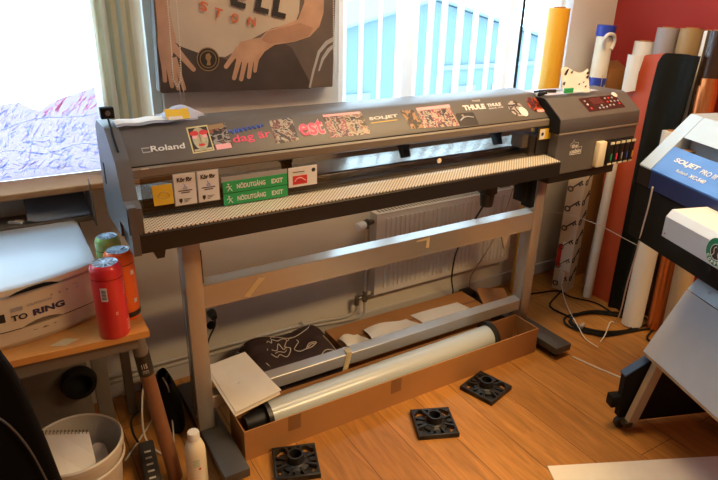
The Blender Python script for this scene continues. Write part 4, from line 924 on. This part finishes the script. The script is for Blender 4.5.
# stand end: dark side plate with blue edge, strut, caster
MB('blackm').slab([(.43, y, z) for y, z in [(-.199, .268), (-.094, .342), (.06, .62), (.20, .72), (.36, .72), (.36, .03), (-.16, .03), (-.19, .06)]], (.03, 0, 0)).build('side_plate', SJ, L=True, smooth=False)
MB('bluee').slab([(.426, y, z) for y, z in [(-.201, .268), (-.094, .344), (-.090, .352), (-.203, .276)]], (.038, 0, 0)).build('side_plate_edge', SJ, L=True, smooth=False)
MB('blackm').box(.415, .46, -.235, -.185, .11, .165, .006).build('end_stop', SJ, L=True)
q = MB('tanw').slab([(.475, y, z) for y, z in [(-.172, .052), (-.130, .052), (-.052, .375), (-.094, .375)]], (.030, 0, 0)).slab([(.470, y, z) for y, z in [(-.158, .06), (-.138, .06), (-.066, .37), (-.086, .37)]], (.006, 0, 0)); q.build('strut', SJ, L=True, smooth=False)
MB('black').cyl((.470, -.135, .095), (.466, -.135, .095), .010, seg=10).build('bolt', SJ, L=True)
cs_ = MB('black'); cs_.lathe([(0, -.014), (.024, -.014), (.029, -.008), (.029, .008), (.024, .014), (0, .014)], (.452, -.170, .028), (1, 0, 0), 22); cs_.build('caster', SJ, L=True)
MB('black').box(.465, .51, -.185, -.15, .035, .062, .004).build('caster_fork', SJ, L=True)
MB('blackm').box(.46, 1.4, .27, .35, .03, .10, .004).build('lower_rail', SJ, L=True, smooth=False)
MB('blackm').box(1.37, 1.40, -.10, .36, .0, .72).build('side_plate', SJ, L=True, smooth=False)
MB('black').cyl((.445, .33, .03), (.445, .33, 0), .016, .02, 12).build('levelling_foot', SJ, L=True)

# ------------------------------------------------------------------ floor: sheet, cables
tag(MB('paperc').slab([(1.637, 1.198, 0), (2.30, .885, 0), (2.05, .40, 0), (1.39, .70, 0)], (0, 0, .006)).build('board_sheet', smooth=False), 'pale white board lying flat on the floor at the bottom right', 'board')
cc_ = MB('blackm'); pts = []
for i in range(66):
    t = i / 65 * 3.3 * 2 * PI; k = i / 65
    rx, ry = .20 + .03 * math.sin(t * .37), .115 + .02 * math.cos(t * .6)
    ct = V((2.78 + .04 * math.sin(t * .31), 1.835, 0)); u = V((.90, -.44, 0)); n_ = V((.44, .90, 0))
    pts.append(ct + u * rx * math.cos(t + 2.6) + n_ * ry * math.sin(t + 2.6) * (.9 + .2 * k) + V((0, 0, .006 + .007 * (k * 3 % 1))))
cc_.tube([(2.92, 2.25, .006), (2.80, 2.20, .006), (2.65, 2.12, .006)] + pts + [(2.95, 1.66, .008), (2.84, 1.60, .006), (2.86, 1.50, .006)], .0058, 6, 4)
tag(cc_.build('coiled_cable'), 'coiled black power cable on the floor in front of the rolls', 'cable')
tag(MB('blackm').tube([(2.35, 2.36, .006), (2.5, 2.33, .006), (2.72, 2.28, .006), (2.85, 2.24, .006), (2.86, 2.14, .006), (2.93, 2.02, .006), (2.92, 1.90, .006)], .005, 6).build('power_cable'), 'black cable along the floor from the stand leg past the patterned box', 'cable')
tag(MB('wcable').tube([(2.345, 1.453, .99), (2.36, 1.462, .90), (2.38, 1.48, .78), (2.42, 1.51, .64), (2.53, 1.59, .42), (2.70, 1.70, .18), (2.82, 1.79, .02), (2.80, 1.81, .016), (2.66, 1.735, .016), (2.58, 1.70, .016)], .0035, 6, 10).build('white_cable'), 'white cable hanging down the front of the blue machine to the floor', 'cable')
tag(MB('wcable').tube([(2.84, 2.235, .22), (2.835, 2.22, .10), (2.80, 2.15, .02), (2.70, 2.02, .016), (2.60, 1.87, .016), (2.53, 1.76, .016), (2.52, 1.67, .016)], .003, 6, 8).box(2.826, 2.846, 2.205, 2.235, .075, .15, .004).build('white_cable'), 'white cable with a small inline switch running from the patterned box', 'cable')
tag(MB('wcable').tube([(2.345, 1.685, .004), (2.36, 1.62, .004), (2.38, 1.54, .004), (2.42, 1.42, .004), (2.46, 1.34, .004)], .004, 6).build('white_cable'), 'straight white cable on the floor from the stand foot to the wheeled stand', 'cable')
tag(MB('wcable').tube([(2.62, 2.46, .47), (2.80, 2.30, .52), (2.90, 2.10, .50), (2.96, 1.90, .45), (2.98, 1.80, .43)], .002, 5, 8).build('thin_cable'), 'thin grey cable strung across in front of the patterned box and orange sheet', 'cable')
J = thing('cable_connector', 'small grey connector lying within the coiled cable', 'connector', (2.62, 1.86, .014), .4)
MB('greyp').box(-.02, .02, -.010, .010, -.006, .012, .003).build('body', J, L=True)
MB('whitep').cyl((.02, 0, .003), (.032, 0, .003), .005, seg=8).build('strain_relief', J, L=True)

# ------------------------------------------------------------------ left: table, device, bottles
TB = thing('side_table', 'small pine-topped table with grey steel frame at the left', 'table', (.0, 2.0, 0))
tt = [(-.5, 1.81), (-.085, 1.781), (.303, 1.760), (.307, 2.40), (-.5, 2.42)]
MB('wood').slab([(x, y, .700) for x, y in tt], (0, 0, .022)).build('tabletop', TB, smooth=False)
MB('tape').slab([(.022, 1.815, .722), (.062, 1.795, .722), (.105, 1.815, .722), (.065, 1.838, .722)], (0, 0, .0008)).build('masking_tape', TB, smooth=False)
MB('tgrey').box(-.46, .27, 1.80, 1.825, .645, .700).box(-.46, .27, 2.34, 2.365, .645, .700).box(.25, .275, 1.825, 2.34, .645, .700).build('frame', TB, smooth=False)
lgm = MB('tgrey'); lgm.cyl((.272, 1.835, .70), (.283, 1.840, .585), .024, seg=24); lgm.build('leg', TB)
lb_ = MB('black'); lb_.cyl((.2825, 1.840, .60), (.291, 1.8445, .515), .0255, seg=24); lb = lb_.build('leg_label', TB)
text('label_lettering', '115', (.274, 1.8180, .550), (.292, 1.8180, .550), (.273, 1.8180, .568), 'whitep', lb, off=.002)
text('label_lettering', 'mm', (.276, 1.8190, .528), (.296, 1.8190, .528), (.275, 1.8190, .542), 'greyp', lb, off=.002)
MB('brown').cyl((.2905, 1.844, .52), (.350, 1.873, .0), .0245, .027, 24).build('leg', TB)
MB('tgrey').box(.275, .310, 2.33, 2.37, 0, .700, .003).build('leg', TB)
MB('tgrey').box(.150, .205, 2.20, 2.23, 0, .700, .003).build('leg', TB)
MB('tgrey').box(-.45, -.41, 2.30, 2.34, 0, .700, .003).build('leg', TB)
MB('tgrey').box(-.41, .135, 2.205, 2.225, .12, .645, .003).build('back_panel', TB, smooth=False)
MB('blackm').lathe([(0, .0), (.042, .0), (.060, .01), (.066, .03), (.060, .055), (.046, .055), (.042, .02), (0, .015)], (.096, 2.205, .335), (0, -1, .0), 32).build('hanging_reel', TB)
DEV = thing('beige_flatbed_device', 'beige desktop device with white lid on the pine table, lettered on its front', 'device', (-.1, 2.1, .722))
# front edge bowed, body from front view
def dprof(x, y0): # the front's forward offset at x
    return y0 + .10 * ((x + .13) / .34) ** 2
def devgrid(z0, z1, inset0, inset1, m, name, yb=2.352):
    n = 24; bm_ = MB(m); t = bmesh.new(); rings = []
    for z, ins in ((z0, inset0), (z1, inset1)):
        ring = []
        for i in range(n + 1):
            x = -.46 + ins + (.665 - 2 * ins) * i / n; ring.append(t.verts.new((x, dprof(x, 1.845) + ins, z)))
        ring.append(t.verts.new((.205 - ins, yb, z))); ring.append(t.verts.new((-.46 + ins, yb, z)))
        rings.append(ring)
    k = len(rings[0])
    for i in range(k): t.faces.new((rings[0][i], rings[0][(i + 1) % k], rings[1][(i + 1) % k], rings[1][i]))
    t.faces.new(rings[0][::-1]); t.faces.new(rings[1]); bm_.add(t)
    return bm_.build(name, DEV, ang=40)
devgrid(.722, .740, .012, .0, 'dev', 'base')
body = devgrid(.740, .783, .0, -.002, 'dev', 'lower_tray')
devgrid(.786, .885, -.002, .008, 'dev', 'upper_body')
devgrid(.885, .893, .008, .014, 'devlid', 'upper_trim')
devgrid(.895, .912, .004, .006, 'dev', 'lid_rim', 2.350)
devgrid(.912, .920, .006, .018, 'devlid', 'lid', 2.348)
def FY(x, z): return dprof(x, 1.845) + (.0 if z < .785 else -.002 + .010 * (z - .786) / .099) - .0008
# handle recesses: their shade laid on as flat dark pieces
hr = MB('blackm', 'dev'); hr.slab([(x, dprof(x, 1.845) - .001, z) for x, z in [(-.055, .8935), (-.035, .901), (-.01, .906), (.015, .9085), (.04, .908), (.06, .903), (.082, .8935), (.04, .8965), (.0, .8965)]], (0, .004, 0)); hr.build('lid_handle_shade', DEV, smooth=False)
hr = MB('devsh'); hr.slab([(x, dprof(x, 1.845) - .0030, z) for x, z in [(-.040, .785), (-.02, .7925), (.0, .797), (.02, .7985), (.04, .797), (.06, .7925), (.078, .785), (.05, .7865), (.02, .788), (-.01, .7865)]], (0, .004, 0)).slab([(x, dprof(x, 1.845) - .0012, z) for x, z in [(-.040, .776), (-.01, .773), (.02, .771), (.05, .773), (.078, .778), (.05, .7655), (.02, .763), (-.01, .766)]], (0, .003, 0)); hr.build('tray_handle_shade', DEV, smooth=False)
hr = MB('blackm'); hr.tube([(x, FY(x, .784) - .0015, .7845) for x in (-.30, -.2, -.1, -.04)], .0012, 4); hr.tube([(x, FY(x, .784) - .0015, .7845) for x in (.08, .12, .16, .185)] + [(.186, FY(.186, .784) - .0015, .768)], .0012, 4); hr.build('tray_seam', DEV)
def dt(s, x0, x1, z0, z1, m='blackp', bold=.02):
    x1_ = x1; P0 = V((x0, FY(x0, z0) - .0006, z0)); PX = V((x1, FY(x1, z0) - .0006, z0)); PY = V((x0, FY(x0, z1) - .0006, z1))
    return text('front_lettering', s, P0, PX, PY, m, DEV, bold=bold, off=.001)
dt('TO', -.062, -.019, .812, .830, 'blackp', .03); dt('RING', -.004, .086, .812, .832, 'navy', .05)
dt('OUTDOOR', -.015, .055, .846, .854, 'greyp', .02)
q = MB('greyp'); q.slab([(x, FY(x, .83) - .0008, z) for x, z in [(-.058, .842), (-.028, .842), (-.028, .854), (-.058, .854)]], (0, .0008, 0)); q.build('small_crest', DEV, smooth=False)
MB('blackp').slab([(x, FY(x, .83) - .0008, z) for x, z in [(-.10, .815), (-.077, .815), (-.077, .842), (-.10, .842)]], (0, .001, 0)).build('badge', DEV, smooth=False)
for x in (.055, .078, .100): MB('greyp').cyl((x, FY(x, .86), .860), (x, FY(x, .86) - .002, .860), .003, seg=10).build('indicator', DEV)
q = MB('greyp'); q.lathe([(.0085, 0), (.010, 0), (.010, .002), (.0085, .002)], (.125, FY(.125, .86) + .0005, .862), (0, -1, 0), 20, close=True); q.build('power_button', DEV)
# bottles
def bottle(name, label, x, y, r, h, m, cap, gap=True):
    t = thing(name, label, 'bottle', (x, y, .7225))
    MB(m).lathe([(0, 0), (r * .92, 0), (r, .008), (r, h * .80), (r * .99, h * .82)], (0, 0, 0), seg=36).build('body', t, L=True)
    if gap: MB('blackm').lathe([(r * .95, h * .815), (r * .965, h * .815), (r * .965, h * .835), (r * .95, h * .835)], (0, 0, 0), seg=36, close=True).build('neck_gap', t, L=True)
    MB(m).lathe([(0, h * .83), (r, h * .83), (r * 1.01, h * .86), (r * .99, h * .94), (r * .86, h * .985), (r * .78, h)], (0, 0, 0), seg=36).build('cap', t, L=True)
    q = MB(cap); q.lathe([(r * .79, h), (r * .70, h * .985), (r * .5, h * .975), (0, h * .975)], (0, 0, 0), seg=36)
    for k in range(5):
        a = PI * k / 5; mx = Matrix.Rotation(a, 4, 'Z'); q.box(-r * .70, r * .70, -.0015, .0015, h * .972, h * .995, mx=mx)
    q.build('foil_top', t, L=True); return t
rb_ = bottle('red_bottle', 'red plastic bottle at the front right corner of the pine table', .208, 1.800, .047, .245, 'redb', 'lblue', False)
q = MB('whitep', 'blackp')
def onb(b_, r, a0, a1, z0, z1, k, e=.0006):
    b_.k = k; b_.grid(lambda u, v: V(((r + e) * math.cos(a0 + (a1 - a0) * u), (r + e) * math.sin(a0 + (a1 - a0) * u), z0 + (z1 - z0) * v)), 6, 1)
R_ = math.radians
onb(q, .047, R_(232), R_(256), .135, .180, 0)
for i in range(7): onb(q, .047, R_(236), R_(252), .142 + i * .0048, .1445 + i * .0048, 1, .0012)
q.build('barcode_label', rb_, L=True, smooth=False)
q = MB('pinkl')
for i, z in enumerate((.145, .152, .160, .170, .178)): onb(q, .047, R_(318 + i * 2), R_(326 + i * 2), z, z + .004, 0)
onb(q, .047, R_(276), R_(284), .085, .088, 0); onb(q, .047, R_(276), R_(284), .092, .095, 0); onb(q, .047, R_(276), R_(278), .085, .095, 0); onb(q, .047, R_(282), R_(284), .085, .095, 0)
for z in (.02, .03, .04, .05): onb(q, .047, R_(318), R_(336), z, z + .004, 0)
q.build('printed_marks', rb_, L=True, smooth=False)
ob_ = bottle('orange_bottle', 'orange plastic bottle standing between the red bottle and the printer', .262, 1.895, .045, .238, 'orgb', 'lblue')
q = MB('whitep', 'black'); onb(q, .046, R_(300), R_(316), .16, .175, 0); onb(q, .046, R_(300), R_(316), .06, .075, 0); onb(q, .046, R_(270), R_(345), .012, .030, 1); q.build('printed_marks', ob_, L=True, smooth=False)
bottle('green_bottle', 'pale green bottle with silver top behind the red bottle', .250, 2.000, .040, .250, 'grnb', 'lblue')

# low shelf behind the table with slate sheet, side plate and usb stick
SH = thing('window_shelf', 'low shelf below the left window sill carrying a slate blue plastic sheet', 'shelf', (.1, 2.43, .9))
MB('tgrey').box(-.60, .262, 2.355, 2.484, .905, .925, .002).build('board', SH, smooth=False)
MB('pgrey').slab([(.256, 2.335, 1.075), (.256, 2.315, 1.06), (.256, 2.29, .905), (.256, 2.335, .905)], (.005, 0, 0)).slab([(.256, 2.335, .905), (.256, 2.484, .905), (.256, 2.484, 1.02), (.256, 2.335, 1.02)], (.005, 0, 0)).build('side_plate', SH, smooth=False)
MB('brass').box(-.5, -.48, 2.484, 2.499, .80, .925).box(.2, .22, 2.484, 2.499, .80, .925).build('bracket', SH, smooth=False)
tag(MB('sheetg').grid(lambda u, v: V((.040 + .21 * u, 2.362 + .11 * v, .928 + .060 * v + .010 * (1 - min(1, u * 3.5)) ** 2 + .006 * math.sin(PI * u) * v)), 20, 6, (0, 0, .004)).build('plastic_sheet', ang=80), 'slate blue curved plastic sheet on the shelf behind the beige device', 'sheet')
U = thing('usb_stick', 'small grey usb stick lying at the left end of the shelf behind the device', 'usb stick', (.004, 2.395, .9255), math.radians(-35))
MB('offw').box(-.026, .026, -.013, .013, 0, .010, .003).build('body', U, L=True); MB('black').box(-.020, -.008, -.006, .006, .0095, .0108).build('mark', U, L=True, smooth=False); MB('steel').box(.026, .038, -.006, .006, .002, .008).build('connector', U, L=True, smooth=False)

# ------------------------------------------------------------------ bin, notebook, chair, bottle, strip, cables
BN = thing('waste_bin', 'round off-white plastic waste bin under the table front', 'bin', (.035, 1.865, 0))
MB('bin').lathe([(0, 0), (.115, 0), (.120, .01), (.148, .285), (.155, .288), (.155, .305), (.150, .310), (.145, .305), (.143, .285), (.116, .014), (0, .012)], (0, 0, 0), seg=48).build('bucket', BN, L=True)
MB('bin').lathe([(.149, .235), (.154, .238), (.154, .246), (.150, .250)], (0, 0, 0), seg=48).build('rim_band', BN, L=True)
NT = thing('spiral_notebook', 'white spiral notebook lying in the waste bin', 'notebook', (.03, 1.84, .25))
nc = [(-.10, 1.96, .335), (.085, 1.875, .325), (.085, 1.735, .225), (-.075, 1.755, .23)]
MB('paper').grid(lambda u, v: lerp4(nc, u, v), 2, 2, (0, -.006, -.008)).build('pages', NT, smooth=False)
for i in range(17):
    p_ = lerp4(nc, .03 + .94 * i / 16, .02); MB('blackm').lathe([(.0055, -.0006), (.0075, -.0006), (.0075, .0006), (.0055, .0006)], p_ + V((0, .004, .002)), (.9, -.4, 0), 10, close=True).build('spiral_ring', NT)
tag(MB('paper').grid(lambda u, v: V((.02 + .11 * u, 1.80 + .13 * v, .17 + .02 * math.sin(7 * u + 3) * math.cos(6 * v) + .05 * u)), 8, 8, (0, 0, .003)).build('crumpled_paper', ang=80), 'crumpled white paper beside the notebook in the waste bin', 'paper')
CH = thing('office_chair', 'black upholstered office chair cut off at the lower left corner', 'chair', (-.33, 1.42, 0))
co = [(-.085, .955), (-.068, .90), (-.058, .85), (-.048, .78), (-.032, .66), (-.020, .54), (-.005, .42), (.01, .36), (-.25, .34), (-.55, .36), (-.58, .60), (-.55, .92), (-.35, 1.03), (-.15, 1.02)]
b_ = MB('chair'); b_.slab([(x, 1.46 + .04 * (x + .3) ** 2, z) for x, z in co], (0, -.05, 0)); o = b_.build('backrest', CH, smooth=False)
md = o.modifiers.new('bev', 'BEVEL'); md.width = .014; md.segments = 3; md.limit_method = 'ANGLE'; md.angle_limit = math.radians(50)
MB('chairs').tube([(-.15, 1.402, .83), (-.11, 1.402, .79), (-.075, 1.402, .70), (-.05, 1.402, .57), (-.035, 1.402, .45), (-.04, 1.402, .38)], .0028, 6).build('seam', CH)
MB('chair').box(-.55, -.08, 1.08, 1.44, .40, .47, .025, 3).build('seat', CH)
MB('black').cyl((-.32, 1.26, .08), (-.32, 1.26, .40), .025, seg=20).build('gas_column', CH)
MB('black').box(-.345, -.295, 1.36, 1.43, .38, .44, .004).build('back_bracket', CH)
for k in range(5):
    a = 2 * PI * k / 5 + .3; e = V((-.32 + .26 * math.cos(a), 1.26 + .26 * math.sin(a), .07))
    lg = MB('black').cyl((-.32, 1.26, .10), e, .022, .015, 12).build('base_arm', CH)
    MB('black').cyl(e + V((0, 0, -.045)) + V((-math.sin(a), math.cos(a), 0)) * .012, e + V((0, 0, -.045)) - V((-math.sin(a), math.cos(a), 0)) * .012, .025, seg=16).cyl(e, e + V((0, 0, -.04)), .008, seg=8).build('castor', lg)
WB = thing('white_bottle', 'white plastic bottle with screw cap on the floor by the left stand foot', 'bottle', (.415, 1.80, 0))
MB('cream').lathe([(0, 0), (.034, 0), (.038, .006), (.038, .155), (.036, .175), (.028, .198), (.020, .208), (.019, .215)], (0, 0, 0), seg=32).build('body', WB, L=True)
MB('whitep').lathe([(0, .243), (.020, .243), (.022, .238), (.022, .214), (0, .214)], (0, 0, 0), seg=28).build('cap', WB, L=True)
q = MB('paperc', 'redp', 'greenp'); onb(q, .038, R_(235), R_(300), .04, .150, 0, .0005); onb(q, .038, R_(268), R_(280), .095, .105, 1, .001)
for i in range(5): onb(q, .038, R_(240), R_(275), .112 + i * .007, .114 + i * .007, 2, .001)
q.build('label', WB, L=True, smooth=False)
PS = thing('power_strip', 'grey power strip standing on the floor beside the brown table leg', 'power strip', (.272, 1.93, 0), math.radians(-6))
MB('standd').box(-.03, .03, -.14, .14, 0, .045, .010, 3, mx=Matrix.Translation((0, 0, .01)) @ Matrix.Rotation(R_(0), 4, 'X')).build('body', PS, L=True)
for i in range(6): MB('offw').box(-.012, .012, -.12 + i * .037, -.112 + i * .037, .054, .057).build('socket_mark', PS, L=True, smooth=False)
tag(MB('black').tube([(.262, 2.09, .04), (.255, 2.14, .05), (.262, 2.20, .07), (.30, 2.27, .05), (.33, 2.35, .02), (.36, 2.42, .2), (.30, 2.47, .42)], .005, 6).build('power_cable'), 'black lead rising from the power strip behind the table leg', 'cable')
BB = thing('black_holdall', 'dark bag on the floor under the printer, left of the left stand leg', 'bag', (.43, 2.28, 0))
MB('blackm').grid(lambda u, v: V((.425 + .055 * math.cos(2 * PI * u) * (1 - .6 * v ** 3), 2.26 + .16 * math.sin(2 * PI * u) * (1 - .6 * v ** 3), .002 + .19 * v + .01 * math.sin(12 * u))), 24, 10).build('body', BB, ang=80)
MB('blackm').tube([(.40, 2.20, .17), (.42, 2.22, .205), (.44, 2.26, .20), (.44, 2.30, .17)], .006, 6).build('strap', BB)
tag(MB('wcable').tube([(.20, 2.05, .006), (.28, 2.15, .006), (.36, 2.26, .006), (.37, 2.22, .12), (.33, 2.17, .24), (.30, 2.12, .18), (.29, 2.08, .06), (.33, 2.02, .008), (.38, 1.98, .008)], .004, 6, 8).build('white_cable'), 'looped white cable between the bin and the brown table leg', 'cable')
tag(MB('wcable').tube([(.40, 2.16, .26), (.42, 2.17, .18), (.41, 2.12, .08), (.39, 2.05, .006), (.36, 2.0, .006)], .003, 6, 8).build('white_cable'), 'thin pale cable hanging over the dark bag', 'cable')

# ------------------------------------------------------------------ lights
def lamp(x, y, e, name='ceiling_lamp', label='', sz=(1.2, .35), spr=180, colr=(1, .67, .31)):
    t = thing(name, label, 'lamp', (x, y, 2.7))
    MB('fix').box(x - sz[0] / 2 - .02, x + sz[0] / 2 + .02, y - sz[1] / 2 - .02, y + sz[1] / 2 + .02, 2.65, 2.7, .004).build('housing', t, smooth=False)
    MB('lampg').box(x - sz[0] / 2, x + sz[0] / 2, y - sz[1] / 2, y + sz[1] / 2, 2.642, 2.65).build('diffuser', t, smooth=False)
    ld = bpy.data.lights.new(name, 'AREA'); ld.shape = 'RECTANGLE'; ld.size = sz[0]; ld.size_y = sz[1]; ld.energy = e; ld.color = colr; ld.spread = math.radians(spr)
    lo_ = bpy.data.objects.new('lamp_light', ld); col.objects.link(lo_); lo_.parent = t; lo_.location = (0, 0, -.062)
lamp(2.3, -.45, 105, spr=132, label='rectangular ceiling lamp behind the camera on the right')
lamp(1.95, 1.45, 36, label='rectangular ceiling lamp above the middle of the printer')
wd = bpy.data.worlds.new('overcast_sky'); sc.world = wd; wd.use_nodes = True
bg = wd.node_tree.nodes['Background']; bg.inputs['Color'].default_value = (.58, .83, 1.0, 1); bg.inputs['Strength'].default_value = 8.5

# ------------------------------------------------------------------ camera
cam = bpy.data.cameras.new('camera'); cam.sensor_width = 36; cam.lens = 605 / 718 * 36; cam.clip_start = .02
co_ = bpy.data.objects.new('camera', cam); col.objects.link(co_)
pi_, ya, ro = math.radians(22.8), math.radians(31.5), math.radians(1.35)
f = V((math.sin(ya) * math.cos(pi_), math.cos(ya) * math.cos(pi_), -math.sin(pi_))); r = V((math.cos(ya), -math.sin(ya), 0)); u = r.cross(f)
r2 = r * math.cos(ro) + u * math.sin(ro); u2 = -r * math.sin(ro) + u * math.cos(ro)
mw = Matrix((r2, u2, -f)).transposed().to_4x4(); mw.translation = (0, 0, 1.75); co_.matrix_world = mw
sc.camera = co_
sc.view_settings.view_transform = 'Standard'; sc.view_settings.look = 'None'; sc.view_settings.exposure = -0.12; sc.view_settings.gamma = 1
sc.view_settings.use_curve_mapping = False
sc.cycles.use_denoising = True
sc.cycles.max_bounces = 10; sc.cycles.transparent_max_bounces = 24; sc.cycles.sample_clamp_indirect = 6
